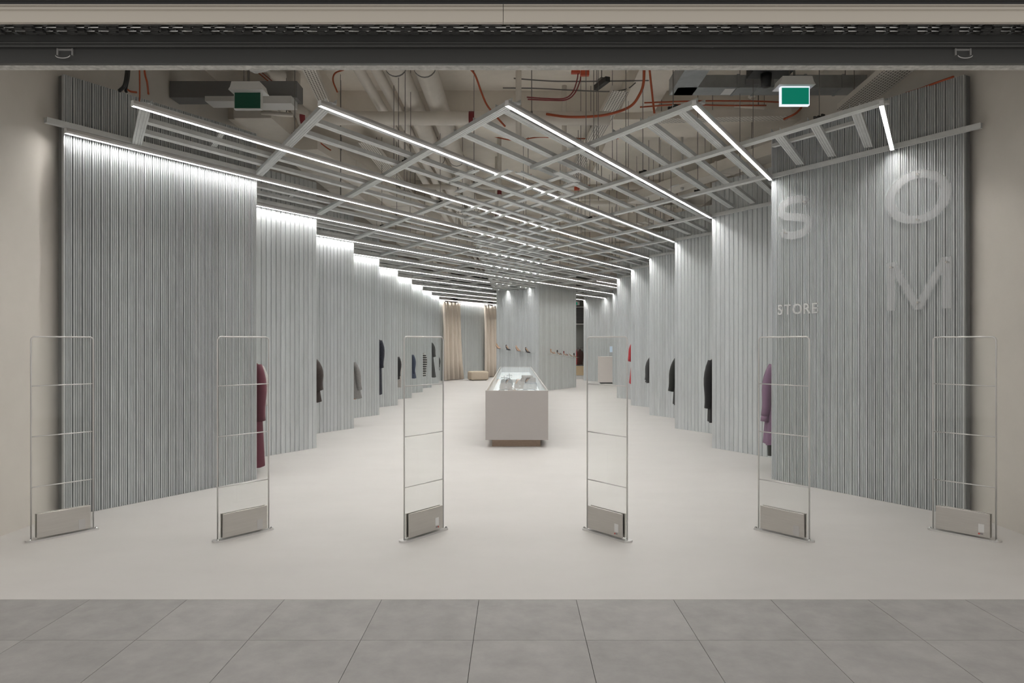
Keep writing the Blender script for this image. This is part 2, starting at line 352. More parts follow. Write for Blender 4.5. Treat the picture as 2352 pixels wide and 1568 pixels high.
# ------------------------------------------------------------------ ceiling grid and linear lamps
ZL = 3.494
def ck(k): return XT-T*yt(k)            # lamp lines: X = c + T*Y
def cm(m): return XT+T*yt(m)            # beam lines: X = c - T*Y
YF = 5.72
def lamp_body(o, L_):
    hs = MB().box(0, L_, -0.019, 0.019, 0.010, 0.034).build('housing', 'frame', o)
    for s in (-1, 1):
        MB().box(-0.004, L_+0.004, min(s*0.016, s*0.019), max(s*0.016, s*0.019), -0.012, 0.010).build('side_blade', 'lampin', hs)
    for x in (-0.004, L_): MB().box(x, x+0.004, -0.016, 0.016, -0.012, 0.034).build('end_cap', 'lampin', hs)
def lamp(k, ya, yb, label):
    c = ck(k)+(0.05/CS if k >= 4 else 0); a = Vector((onl(c, ya), ya)); b = Vector((onl(c, yb), yb))
    o = empty('linear_lamp', (a.x, a.y, ZL)); tag(o, label, 'lamp', 'linear ceiling lamps')
    v = b-a; L_ = v.length; rz = math.atan2(v.y, v.x); o.rotation_euler.z = rz
    lamp_body(o, L_)
    n = max(1, round(L_/2.4)); s = L_/n
    for i in range(n):
        MB().box(i*s+0.004, (i+1)*s-0.004, -0.013, 0.013, 0.004, 0.0095).build('diffuser', 'lamp', o)
    return o
SIDE = 'right side'
lamp(-1, YF, 7.02, 'short linear lamp ending above the acrylic letters on the right wall')
for k in range(4):
    lamp(k, YF if k else YF, yt(k)-0.03, f'linear lamp ending at the edge of the {ORD[k]} right wall panel')
for k in range(4, 14):
    j = k-4
    d0 = 1.12/T if j == 0 else 1.02/T
    ya = yt(j)-d0
    c = ck(k)
    if k <= 5: yb = yt(k)-0.03
    elif k == 6: yb = (3.5-c)/T
    elif k == 7: yb = (3.72-c)/T
    elif k == 8: yb = (CX+T*CY-c)/2/T-0.03
    elif k == 9: yb = (CX+T*CY-c)/2/T-0.03
    elif k == 10: yb = (2.2-c)/T
    elif k == 11: yb = (2.0-c)/T
    elif k == 12: yb = 37.5
    else: yb = 37.8
    # offset off the left panel face: lamp hangs 6 cm in front of it
    lamp(k, ya, yb, f'linear lamp running along the top of the {ORD[j]} left wall panel')
for k, y1 in ((8, (ck(8), 29.70)), (9, (ck(9), yt(9)-0.04))):
    lamp(k, (bk[0]+T*bk[1]-ck(k))/2/T+0.05, y1[1], 'linear lamp right of the column ending at the back right wall panel' if k == 8 else 'farthest linear lamp visible right of the column')
# extra short lamp near sixth right panel
o = empty('linear_lamp', (2.5, 21.6, ZL), math.atan2(1.5, 0.95)); tag(o, 'short bright linear lamp near the sixth right wall panel', 'lamp', 'linear ceiling lamps')
lamp_body(o, 1.75); MB().box(0.01, 1.74, -0.013, 0.013, 0.004, 0.0095).build('diffuser', 'lamp', o)

grid = empty('ceiling_grid', (0, 4.5, 0)); tag(grid, 'suspended diagonal lattice of galvanised ceiling profiles', 'ceiling grid')
def prof_bar(a, b, z, w=0.055, h=0.038, name='profile'):
    a = Vector(a); b = Vector(b); L_ = (b-a).length
    if L_ < 0.15: return
    rz = math.atan2(b.y-a.y, b.x-a.x); t = 0.004; g = w*0.16
    # shallow grooved channel, open above
    q = w/2; r = 0.0045
    pr = [(-q, h), (-q, 0), (-q*.72, 0), (-q*.58, r), (-q*.44, 0), (-q*.20, 0), (-q*.07, r), (q*.07, r), (q*.20, 0), (q*.44, 0), (q*.58, r), (q*.72, 0), (q, 0), (q, h), (q-t, h), (q-t, t+.004), (-q+t, t+.004), (-q+t, h)]
    mb = MB(); mb.loft([[(0, y, zz) for y, zz in pr], [(L_, y, zz) for y, zz in pr]])
    return mb.build(name, 'galvgrid', grid, loc=(a.x, a.y-4.5, z), rz=rz)
ZB = ZL+0.034; ZU = ZB+0.038; BAND = 0.73
def incol(x, y):
    u = (x-CX)+T*(y-CY); v = -(x-CX)+T*(y-CY)
    return 0 < u and 0 < v and u < 3.02 and v < 3.05
def clip_line(fx, ya, yb, ok, step=0.04):
    """pieces of the line X=fx(Y) where ok(X,Y)"""
    out = []; cur = None; n = max(2, int((yb-ya)/step))
    for i in range(n+1):
        y = ya+(yb-ya)*i/n; x = fx(y)
        if ok(x, y):
            if cur is None: cur = [y, y]
            cur[1] = y
        elif cur: out.append(cur); cur = None
    if cur: out.append(cur)
    return [c for c in out if c[1]-c[0] > 0.15]
def left_ok(x, y):
    # right of the left saw-tooth
    if x < -4.1: return False
    if x > -XT: return True
    k = math.ceil((y-Y0)/P - 1e-6); k = max(k, 0)
    if k > 9: return x > onl(CL, y)
    xf = -XT-T*(yt(k)-y)
    return x > xf+0.03
def right_ok(x, y):
    if x > 4.05: return False
    if x < XT: return True
    k = math.ceil((y-Y0)/P - 1e-6); k = max(k, 0)
    if k in (6, 7, 8): return x < 3.6
    if k > 9: return x < 3.0
    return x < XT+T*(yt(k)-y)-0.03
okmain = lambda x, y: left_ok(x, y) and right_ok(x, y) and not incol(x, y) and (y < 31.0 or x > onl(CL, y)+0.1)
# studs parallel to the lamps (upper layer), three per bay
for k in range(-1, 13):
    for f in (0.17, 0.45, 0.72):
        c = ck(k)-1.5*f
        for ya, yb in clip_line(lambda y: onl(c, y), max(5.7, (cm(-k-2)-c)/2/T) if k < 4 else 5.85, 37, okmain):
            # front rail: bay starts on the first beam
            prof_bar((onl(c, ya), ya), (onl(c, yb), yb), ZU, 0.080, 0.042)
# front zig-zag: studs in front of the first beams are trimmed by the beams themselves
okbeam = lambda x, y: okmain(x, y) and not (abs(x) < BAND and y > 8.0)
for m in range(-5, 11):
    c = cm(m)
    for ya, yb in clip_line(lambda y: c-T*y, 5.79, 37, okbeam):
        prof_bar((c-T*ya, ya), (c-T*yb, yb), ZB, 0.086, 0.038, 'beam')
# trims along the right panels at lamp height
for k in range(6):
    prof_bar((XT+0.02-0.03, yt(k)-0.03), (XT+1.16, yt(k)-1.18/T), ZB-0.03, 0.03, 0.05, 'edge_trim')
for k in range(10):
    d = 1.19/T if k == 0 else 1.0/T
    prof_bar((-XT-d*T+0.045, yt(k)-d-0.03), (-XT+0.045, yt(k)-0.03), ZB+0.003, 0.05, 0.05, 'edge_trim')
# central band: dense lower lattice
okband = lambda x, y: abs(x) < BAND and 7.75 < y < 25 and not incol(x, y)
for k in range(0, 10):
    for f in (0.2, 0.47, 0.75):
        c = ck(k)-1.5*f
        for ya, yb in clip_line(lambda y: onl(c, y), 7.3, 25.5, okband): prof_bar((onl(c, ya), ya), (onl(c, yb), yb), ZL-0.054, 0.080, 0.022, 'lattice_profile')
for m in range(-4, 7):
    for f in (0.25, 0.5, 0.75):
        c = cm(m)+1.5*f
        for ya, yb in clip_line(lambda y: c-T*y, 7.3, 25.5, okband): prof_bar((c-T*ya, ya), (c-T*yb, yb), ZL-0.031, 0.076, 0.018, 'lattice_profile')
# short upper cross pieces
for a, b in (((2.67, 7.37), (3.18, 6.55)), ((-3.1, 7.36), (-2.74, 6.75)), ((-3.1, 9.88), (-2.74, 9.27))):
    prof_bar(a, b, ZU+0.041, 0.05, 0.03)
# hanger rods and black clips on the profiles
rodm = {}
def rod(x, y, z0, z1):
    h = round(z1-z0, 2)
    if h not in rodm:
        me = MB().tube([(0,0,0),(0,0,h)], 0.004, 5).mesh('hanger_rod'); me.materials.append(M['rod']); rodm[h] = me
    link('hanger_rod', rodm[h], grid, (x, y-4.5, z0))
clipm = MB().box(-0.05, 0.05, -0.012, 0.012, 0, 0.012).box(-0.045, -0.03, -0.02, 0.02, 0.0, 0.035).box(0.03, 0.045, -0.02, 0.02, 0.0, 0.035).box(-0.008, 0.008, -0.02, 0.02, 0.0, 0.03).mesh('clip'); clipm.materials.append(M['blackrub'])
for m in range(-4, 6):
    c = cm(m)
    for i in range(5):
        x = -2.4+1.2*i+0.15*(m % 3); y = (c-x)/T
        if y < 5.9 or y > 24 or not okbeam(x, y): continue
        rod(x, y, ZU, ZS)
        if y < 13: link('clip', clipm, grid, (x, y-4.5, ZU+0.0), math.atan2(1, -T))

# ------------------------------------------------------------------ acrylic lettering on the first right wall panel
def on_right0(u, off): 
    return Vector((XT+SN*u-CS*off, yt(0)-CS*u-SN*off))
RZR = math.atan2(-CS, SN)
def letter_obj(label, u, z, mb, m, screws):
    p = on_right0(u, 0.03)
    o = empty('acrylic_letter', (p.x, p.y, z), RZR); tag(o, label, 'sign letter', 'acrylic letters on the right wall')
    mb.build('letter_body', m, o)
    for sx, sz in screws:
        MB().tube([(0, -0.012, 0), (0, 0.03, 0)], 0.010, 10).build('screw', 'steel', o, loc=(sx, 0, sz))
    return o
def ribbon(path, w, y0, y1):
    mb = MB(); pts = [Vector(p) for p in path]; R = []
    for i, p in enumerate(pts):
        t = (pts[min(i+1, len(pts)-1)]-pts[max(i-1, 0)]).normalized(); n = Vector((-t.y, t.x))*w/2
        a, b = p+n, p-n; R.append([(a.x, y0, a.y), (b.x, y0, b.y), (b.x, y1, b.y), (a.x, y1, a.y)])
    return mb.loft(R)
e2 = lambda c, r, a: (c[0]+r[0]*math.cos(math.radians(a)), c[1]+r[1]*math.sin(math.radians(a)))
spath = arc((0.0, 0.103), (0.178, 0.098), 22, 232, 26, e2)+arc((0.0, -0.101), (0.186, 0.100), 52, -158, 28, e2)
letter_obj('large frosted acrylic letter S on the right stud wall', 0.342, 3.0, ribbon(spath, 0.085, -0.008, 0.008), 'letter', [(0.125, 0.155), (-0.125, -0.155)])
n = 56; R = []
for i in range(n+1):
    a = 360*i/n; ox, oz = e2((0,0), (0.315, 0.255), a); ix, iz = e2((0,0), (0.222, 0.178), a)
    R.append([(ox,-0.008,oz), (ix,-0.008,iz), (ix,0.008,iz), (ox,0.008,oz)])
letter_obj('large frosted acrylic letter O above the letter M', 1.73, 2.985, MB().loft(R, cap=False), 'letter', [(0, 0.218), (0, -0.218)])
w, h, s = 0.31, 0.24, 0.085
mp = [(-w,-h),(-w+s,-h),(-w+s,h*0.42),(-0.035,-h),(0.035,-h),(w-s,h*0.42),(w-s,-h),(w,-h),(w,h),(w-s,h),(0,-h*0.42),(-w+s,h),(-w,h)]
mm = MB()
def hull(pts): mm.poly(pts, -0.008, 0.008)
hull([(-w,-h),(-w+s,-h),(-w+s,h),(-w,h)]); hull([(w-s,-h),(w,-h),(w,h),(w-s,h)])
hull([(-w+s,h*0.42),(-0.035,-h),(0,-h*0.62),(-w+s,h)]); hull([(w-s,h),(0,-h*0.62),(0.035,-h),(w-s,h*0.42)]); hull([(-0.035,-h),(0.035,-h),(0,-h*0.62)])
letter_obj('large frosted acrylic letter M below the letter O', 1.735, 2.145, mm, 'letter', [(-w+s/2, h-0.05), (w-s/2, h-0.05), (0, -h+0.07)])
uu = 0.115
for i, ch in enumerate('STORE'):
    cu = bpy.data.curves.new('t', 'FONT'); cu.body = ch; cu.size = 0.162; cu.extrude = 0.007; cu.offset = 0.0012
    to = bpy.data.objects.new('t', cu); C.objects.link(to); bpy.context.view_layer.update()
    me = bpy.data.meshes.new_from_object(to.evaluated_get(bpy.context.evaluated_depsgraph_get())); bpy.data.objects.remove(to, do_unlink=True)
    xs = [v.co.x for v in me.vertices]; w_ = max(xs)-min(xs)
    me.transform(Matrix.Rotation(math.pi/2, 4, 'X') @ Matrix.Translation((-min(xs), 0, 0)))
    me.materials.clear(); me.materials.append(M['letter2']); me.name = 'letter_body'
    p = on_right0(uu, 0.026)
    o = link('acrylic_letter', me, None, (p.x, p.y, 1.915), RZR)
    tag(o, f'small clear acrylic letter {ch} of the word STORE left of the big M', 'sign letter', 'small clear letters')
    uu += w_+0.022

# ------------------------------------------------------------------ security gates
def rrect(w, h, r, n=6):
    pts = [(0, 0.015)]
    for i in range(n+1): a = math.pi-math.pi/2*i/n; pts.append((r+r*math.cos(a), h-r+r*math.sin(a)))
    for i in range(n+1): a = math.pi/2-math.pi/2*i/n; pts.append((w-r+r*math.cos(a), h-r+r*math.sin(a)))
    pts.append((w, 0.015)); return pts
GW = 0.465
gm = {}
def gate(near, far, label, code):
    near = Vector(near); far = Vector(far); e = (far-near).normalized(); rz = math.atan2(e.y, e.x)
    s = 1 if e.x > 0 else -1      # which local side looks at the entrance
    o = empty('security_gate', (near.x, near.y, 0), rz); tag(o, label, 'security gate', 'anti-theft gates across the entrance')
    f = -s*1.0
    fy = -1 if e.x > 0 else 1
    MB().tube([(x, 0, z) for x, z in rrect(GW, 1.635, 0.03)], 0.006, 8).build('frame', 'frame', o, True)
    for z in (1.24, 0.835, 0.43): MB().tube([(0, 0, z), (GW, 0, z)], 0.0048, 6).build('crossbar', 'frame', o, True)
    MB().box(0.007, GW-0.007, -0.003, 0.003, 0.03, 1.627).build('clear_pane', 'acryl', o)
    for sy in (-1, 1):
        p = bevel(MB().box(0.035, GW-0.03, sy*0.010, sy*0.024, 0.022, 0.215).build('cover_plate', 'steel', o), 0.002, 1)
        if sy == fy: plate = p
    pts = []
    for i in range(24):
        a = 2*math.pi*i/24; pts.append((GW/2+(GW/2)*(1 if math.cos(a) > 0 else -1)+0.04*math.cos(a), 0.045*math.sin(a)))
    MB().loft([[(x, y, 0) for x, y in pts], [(x, y, 0.013) for x, y in pts]]).build('base_plate', 'frame', o)
    for bx in (-0.012, GW+0.012):
        MB().lathe([(0.012, 0), (0.012, 0.006), (0.007, 0.012)], 10).build('bolt', 'chrome', o, loc=(bx, fy*0.022, 0.013))
    yy = fy*0.0245
    tx = 0.34 if e.x > 0 else 0.075
    if code:
        MB().box(tx, tx+0.042, min(yy, yy+fy*0.001), max(yy, yy+fy*0.001), 0.06, 0.125).build('sticker', 'labelw', plate)
        MB().box(tx+0.008, tx+0.030, min(yy, yy+fy*0.0016), max(yy, yy+fy*0.0016), 0.042, 0.052).build('logo_print', 'logo_grey', plate)
        MB().tube([(0, yy, 0), (0, yy+fy*0.0016, 0)], 0.007, 10).build('logo_dot', 'logo_red', plate, loc=(tx+(0.037 if e.x > 0 else 0.037), 0, 0.045))
    else:
        MB().box(tx, tx+0.05, min(yy, yy+fy*0.001), max(yy, yy+fy*0.001), 0.03, 0.11).build('sticker', 'label', plate)
gate((-3.86, 5.70), (-3.58, 6.07), 'leftmost anti-theft gate beside the beige left wall', False)
gate((-2.37, 5.70), (-2.09, 6.07), 'anti-theft gate in front of the burgundy coat', False)
gate((-0.88, 5.70), (-0.61, 6.07), 'anti-theft gate left of the display counter', True)
gate((0.90, 5.70), (0.62, 6.07), 'anti-theft gate right of the display counter', True)
gate((2.355, 5.70), (2.08, 6.07), 'anti-theft gate in front of the lavender coat', False)
gate((3.845, 5.70), (3.55, 6.07), 'rightmost anti-theft gate beside the beige right wall', True)

# ------------------------------------------------------------------ display counter (long vitrine)
cx0, cx1, cy0, cy1, cz0, cz1 = -0.442, 0.516, 10.9, 22.4, 0.113, 0.864
cc = empty('display_counter', ((cx0+cx1)/2, cy0, 0)); tag(cc, 'long pale vitrine counter with glass top in the middle of the shop', 'counter')
hw = (cx1-cx0)/2; LN = cy1-cy0; t = 0.035
MB().box(-hw, hw, 0, t, cz0, cz1).build('front_panel', 'counter', cc)
MB().box(-hw, hw, LN-t, LN, cz0, cz1).build('rear_panel', 'counter', cc)
for s in (-1, 1): MB().box(min(s*hw, s*(hw-t)), max(s*hw, s*(hw-t)), t, LN-t, cz0, cz1).build('side_panel', 'counter', cc)
MB().box(-hw+t, hw-t, t, LN-t, cz0, cz0+0.03).build('bottom', 'counter', cc)
BED = cz1-0.17
MB().box(-hw+t, hw-t, t, LN-t, BED-0.02, BED).build('display_bed', 'lightbox', cc)
for s in (-1, 1): MB().box(min(s*(hw-t), s*(hw-t-0.006)), max(s*(hw-t), s*(hw-t-0.006)), t, LN-t, BED, cz1-0.012).build('lining', 'casein', cc)
MB().box(-hw+t, hw-t, LN-t-0.006, LN-t, BED, cz1-0.012).build('lining', 'casein', cc)
MB().box(-hw+t, hw-t, t, t+0.006, BED, cz1-0.012).build('lining', 'casein', cc)
for s in (-1, 1): MB().box(min(s*hw, s*(hw-0.014)), max(s*hw, s*(hw-0.014)), 0, LN, cz1, cz1+0.004).build('rim', 'countertop', cc)
MB().box(-hw, hw, 0, 0.014, cz1, cz1+0.004).build('rim', 'countertop', cc); MB().box(-hw, hw, LN-0.014, LN, cz1, cz1+0.004).build('rim', 'countertop', cc)
for i in range(6):
    g = (LN-0.03)/6; MB().box(-hw+0.015, hw-0.015, 0.015+i*g+0.001, 0.015+(i+1)*g-0.001, cz1-0.008, cz1+0.002).build('glass_pane', 'glass', cc)
MB().box(-hw+0.10, hw-0.115, 0.12, LN-0.12, 0, cz0).build('plinth', 'plinth', cc)
cxm = (cx0+cx1)/2
cloth('bag_grey', (0.20, 0.21, 0.22), 0.05); cloth('bag_blue', (0.27, 0.31, 0.37), 0.05); cloth('bag_sand', (0.44, 0.39, 0.36), 0.05)
cloth('bag_tan', (0.42, 0.29, 0.21), 0.05); cloth('bag_taupe', (0.26, 0.22, 0.20), 0.05); cloth('bag_dark', (0.06, 0.065, 0.06), 0.05); cloth('bag_pale', (0.55, 0.54, 0.53), 0.05)
def bag(x, y, w, d, h, m, label, rz=0, flap=True):
    h = min(0.125, h*1.15)
    o = empty('handbag', (cxm+x, cy0+y, BED), rz); tag(o, label, 'handbag', 'handbags in the vitrine')
    R = []
    for f, g in ((1.0, 0.0), (1.05, 0.25), (1.0, 0.7), (0.86, 1.0)):
        ring = []
        for i in range(20):
            a = 2*math.pi*i/20; ca, sa = math.cos(a), math.sin(a)
            ring.append((w/2*f*math.copysign(abs(ca)**0.35, ca), d/2*(f if g < .9 else .55)*math.copysign(abs(sa)**0.5, sa), h*g))
        R.append(ring)
    MB().loft(R).build('body', m, o, True)
    fl = o
    if flap: fl = MB().poly([(-w*.42, h*1.0), (w*.42, h*1.0), (w*.40, h*.45), (w*.25, h*.36), (-w*.25, h*.36), (-w*.40, h*.45)], -d/2*1.12, -d/2*1.02).build('flap', m, o)
    MB().tube([(-w*.36+w*.72*i/10, 0.0, h*0.98+min(h*0.35, 0.150-h)*math.sin(math.pi*i/10)) for i in range(11)], 0.006, 6).build('strap', m, o, True)
    MB().box(-0.018, 0.018, -d/2*1.25, -d/2*1.1, h*.40, h*.5).build('clasp', 'chrome', fl)
    return o
bag(-0.17, 0.75, 0.34, 0.16, 0.10, 'bag_grey', 'grey shoulder bag at the near left of the vitrine', 0.25)
bag(0.20, 0.72, 0.40, 0.16, 0.11, 'bag_blue', 'blue grey handbag at the near right of the vitrine')
bag(-0.08, 1.55, 0.16, 0.14, 0.08, 'bag_tan', 'small tan purse behind the grey shoulder bag')
bag(0.09, 1.75, 0.26, 0.14, 0.06, 'bag_pale', 'pale clutch behind the blue grey handbag', 0, False)
bag(-0.20, 2.9, 0.24, 0.18, 0.11, 'bag_sand', 'sand coloured handbag on the left in the vitrine')
bag(0.07, 3.3, 0.22, 0.20, 0.145, 'bag_sand', 'upright sand coloured bucket bag in the middle of the vitrine')
bag(0.27, 3.0, 0.26, 0.18, 0.09, 'bag_pale', 'pale quilted bag on the right in the vitrine')
bag(-0.20, 4.4, 0.26, 0.20, 0.13, 'bag_grey', 'grey tote behind the sand handbag')
bag(0.29, 5.0, 0.40, 0.22, 0.12, 'bag_taupe', 'taupe flap bag in the far right of the vitrine')
bag(0.28, 4.0, 0.32, 0.10, 0.07, 'bag_blue', 'slim blue grey clutch in front of the taupe bag', 0.1, False)
def box_item(x, y, w, d, h, m, label):
    o = empty('gift_box', (cxm+x, cy0+y, BED)); tag(o, label, 'box', 'boxes in the vitrine')
    bevel(MB().box(-w/2, w/2, -d/2, d/2, 0, h*.7).build('base', m, o), .003, 1); bevel(MB().box(-w/2-.004, w/2+.004, -d/2-.004, d/2+.004, h*.7, h).build('lid', m, o), .003, 1)
box_item(0.03, 5.6, 0.30, 0.3, 0.06, 'bag_pale', 'flat pale box in the middle of the vitrine')
box_item(-0.27, 2.1, 0.10, 0.12, 0.05, 'bag_taupe', 'small taupe jewellery box near the left rim')
box_item(0.22, 1.95, 0.14, 0.12, 0.04, 'bag_taupe', 'small taupe tray box right of the pale clutch')
box_item(0.30, 7.4, 0.30, 0.25, 0.08, 'bag_sand', 'sand coloured box at the far end of the vitrine')
def jewel_stand(x, y, label):
    o = empty('jewellery_stand', (cxm+x, cy0+y, BED)); tag(o, label, 'jewellery stand', 'jewellery stands in the vitrine')
    MB().lathe([(0.05, 0), (0.05, 0.008), (0.01, 0.012)], 16).build('foot', 'bag_dark', o, True)
    MB().tube([(0,0,0.01),(0,0,0.165)], 0.006, 8).build('post', 'bag_dark', o, True)
    MB().tube([(-0.07,0,0.12),(0.07,0,0.12)], 0.005, 8).build('arm', 'bag_dark', o, True)
    for s in (-1, 1): MB().tube([(s*0.05+0.018*math.cos(a), 0, 0.09+0.028*math.sin(a)) for a in [2*math.pi*i/12 for i in range(13)]], 0.003, 5).build('necklace', 'chrome', o, True)
jewel_stand(-0.16, 6.6, 'dark jewellery stand on the left in the vitrine')
jewel_stand(-0.27, 5.4, 'dark jewellery stand left of the flat pale box')

# ------------------------------------------------------------------ garments on rails behind the panel edges
def garment(name, label, cat, X, Y, zs, zh, hw_s, hw_h, m, sl_len, sl_out=0.10, sl_r=0.075, belly=0.0, dep=0.13, rz=0, cuff=None, lining=None):
    """hanging garment: body, two sleeves, hanger with hook. X,Y = centre, zs shoulder height, zh hem"""
    o = empty(name, (X, Y, 0), rz); tag(o, label, cat, 'clothes hanging behind the wall panels')
    R = []; n = 28; NZ = 12
    for i in range(NZ+1):
        t = i/NZ; z = zs-(zs-zh)*t
        w = hw_s*0.9+(hw_h-hw_s*0.9)*t+belly*math.sin(math.pi*t); d = dep*(0.55+0.45*min(1, t*3))
        ring = []
        for k in range(n):
            a = 2*math.pi*k/n; ca, sa = math.cos(a), math.sin(a)
            fold = 1+0.06*t*math.sin(5*a+1.3)+0.035*t*math.sin(9*a)
            ring.append((w*math.copysign(abs(ca)**0.7, ca)*fold, d*sa*fold, z+0.012*t*math.sin(3*a)))
        R.append(ring)
    top = []
    for f, dz in ((0.30, 0.085), (0.34, 0.07), (0.66, 0.045)):
        top.append([(hw_s*.9*f*math.cos(2*math.pi*k/n), dep*.5*(0.55 if f < .5 else .8)*math.sin(2*math.pi*k/n), zs+dz) for k in range(n)])
    MB().loft(top+R, cap=False).build('body', m, o, True)
    MB().tube([(0.06*math.cos(2*math.pi*k/16), 0.045*math.sin(2*math.pi*k/16), zs+0.088) for k in range(17)], 0.012, 6, False).build('collar', m, o, True)
    for s in (-1, 1):
        pts = []; rr = []
        for i in range(9):
            t = i/8
            pts.append((s*(hw_s*0.80+sl_out*t**0.8+0.02*math.sin(t*5)), -0.015-0.02*math.sin(3*t), zs-0.005-sl_len*t))
            rr.append(sl_r*(0.55+0.55*math.sin(min(1, t*1.25+0.18)*math.pi*0.62))*(1-0.22*t))
        sl = MB().tube(pts, rr, 14).build('sleeve', m, o, True)
        if cuff: MB().tube([pts[-1], (pts[-1][0]+s*0.006, pts[-1][1], pts[-1][2]-0.07)], [rr[-1]*.92, rr[-1]*1.0], 14).build('cuff', cuff, o, True)
    if lining: MB().box(-hw_h*.7, hw_h*.7, -dep*.2, dep*.2, zh-0.02, zh+0.06).build('lining', lining, o)
    MB().tube([(-hw_s*.8, 0, zs+0.02), (0, 0, zs+0.10), (hw_s*.8, 0, zs+0.02)], 0.007, 6).tube([(0, 0, zs+0.10), (0, 0, zs+0.17)]+[(0.0, 0.02-0.02*math.cos(a), zs+0.17+0.02*math.sin(a)) for a in (0.5, 1.2, 2.0, 2.8)], 0.003, 6).build('hanger', 'steel', o, True)
    return o
def rail(side, k, z, label):
    """rail bracketed off the next panel, running parallel to it"""
    y = yt(k)+0.55; s = side
    x0r = XT*0.55/yt(k)+0.06; a = Vector((s*(XT+x0r), y-0.30)); b = Vector((s*(XT+0.75), y-0.30))
    o = empty('clothes_rail', (a.x, a.y, z)); tag(o, label, 'clothes rail', 'clothes rails behind the wall panels')
    L_ = s*(0.95-x0r)
    MB().tube([(0, 0.30, 0), (L_, 0.30, 0)], 0.012, 8).build('bar', 'steel', o, True)
    MB().tube([(s*0.4, 0.30, 0), (s*0.4, 0.30+0.75, 0)], 0.008, 6).build('bracket', 'steel', o, True)
def G(side, k, pxo, ytop, ybot, m, label, cat='coat', hw=0.24, hwh=0.24, sl=0.55, out=0.05, r=0.075, belly=0, dy=0.5, name='hanging_coat', cuff=None, lining=None, rl=True):
    y = yt(k)+dy; xo = px(pxo, y); tot = max(hw*0.80+out+r*0.85, hwh+belly*0.8)
    X = xo+side*tot            # centre hidden behind the panel (side=-1 left, +1 right)
    garment(name, label, cat, X, y, pz(ytop, y), pz(ybot, y)+0.0, hw, hwh, m, sl, out, r, belly, cuff=cuff, lining=lining)
    if rl: rail(side, k, round(pz(ytop, y)+0.19, 2), f'steel clothes rail behind the {ORD[k]} {"left" if side<0 else "right"} wall panel')
cloth('burgundy_wool', (0.105, 0.018, 0.034)); cloth('pale_grey_cotton', (0.52, 0.50, 0.48)); cloth('dark_brown_tweed', (0.038, 0.028, 0.024), 0.35, 90)
cloth('light_grey_wool', (0.24, 0.235, 0.23)); cloth('navy_check', (0.018, 0.02, 0.032), 0.5, 30); cloth('black_wool', (0.014, 0.014, 0.015)); cloth('navy_wool', (0.03, 0.045, 0.085))
cloth('dark_grey_wool', (0.045, 0.047, 0.045)); cloth('lavender_wool', (0.215, 0.13, 0.205), 0.07); cloth('black_leather', (0.018, 0.02, 0.018)); cloth('red_wool', (0.36, 0.022, 0.03))
cloth('charcoal_wool', (0.04, 0.041, 0.042)); cloth('orange_lining', (0.42, 0.17, 0.07)); cloth('orange_ribbon', (0.75, 0.19, 0.05)); cloth('brown_cloth', (0.06, 0.02, 0.015))
def stripe_mat():
    m = mat('black_white_stripe', (0.6,0.6,0.58), 0.9); N = m.node_tree.nodes; L = m.node_tree.links
    tc = N.new('ShaderNodeTexCoord'); wv = N.new('ShaderNodeTexWave'); wv.bands_direction = 'Z'; wv.inputs['Scale'].default_value = 4.2; wv.inputs['Distortion'].default_value = 0.6
    rp = N.new('ShaderNodeValToRGB'); rp.color_ramp.interpolation = 'CONSTANT'; rp.color_ramp.elements[0].color = (0.015,0.015,0.015,1); rp.color_ramp.elements[1].color = (0.6,0.59,0.57,1); rp.color_ramp.elements[1].position = 0.5
    L.new(tc.outputs['Object'], wv.inputs[0]); L.new(wv.outputs[0], rp.inputs[0]); L.new(rp.outputs[0], N['Principled BSDF'].inputs['Base Color']); return m
M['stripe'] = stripe_mat()
G(-1, 0, 615, 838, 1070, 'burgundy_wool', 'long burgundy coat behind the first left wall panel', hw=0.22, hwh=0.245, sl=0.68, out=0.06, r=0.075, dy=0.45)
G(-1, 0, 619, 842, 960, 'pale_grey_cotton', 'pale grey jacket half hidden behind the burgundy coat', 'jacket', hw=0.22, hwh=0.2, sl=0.5, out=0.06, r=0.07, dy=0.85, name='hanging_jacket', rl=False)
G(-1, 1, 747, 829, 922, 'dark_brown_tweed', 'dark brown tweed jacket behind the second left wall panel', 'jacket', hw=0.24, hwh=0.30, sl=0.46, out=0.10, r=0.10, name='hanging_jacket')
G(-1, 2, 835, 833, 914, 'light_grey_wool', 'light grey cape coat behind the third left wall panel', hw=0.2, hwh=0.30, sl=0.52, out=0.14, r=0.06, lining='orange_lining')
G(-1, 3, 884, 782, 905, 'navy_check', 'navy checked coat behind the fourth left wall panel', hw=0.24, hwh=0.225, sl=0.62, out=0.05, r=0.07)
G(-1, 4, 922, 820, 870, 'black_wool', 'black jacket over white trousers behind the fifth left wall panel', 'jacket', hw=0.24, hwh=0.24, sl=0.5, out=0.04, name='hanging_jacket')
G(-1, 5, 956, 815, 868, 'navy_wool', 'navy blue jacket behind the sixth left wall panel', 'jacket', hw=0.24, hwh=0.3, sl=0.55, out=0.06, name='hanging_jacket')
G(-1, 6, 981, 813, 864, 'stripe', 'black and white striped shirt behind the seventh left wall panel', 'shirt', hw=0.24, hwh=0.24, sl=0.6, out=0.04, name='hanging_shirt')
G(-1, 7, 1003, 788, 866, 'dark_grey_wool', 'dark grey coat behind the eighth left wall panel', hw=0.22, hwh=0.34, sl=0.5, out=0.14, r=0.08)
G(-1, 8, 1012, 820, 850, 'charcoal_wool', 'charcoal top barely showing behind the ninth left wall panel', 'top', hw=0.22, hwh=0.24, sl=0.4, out=0.05, name='hanging_sweater')
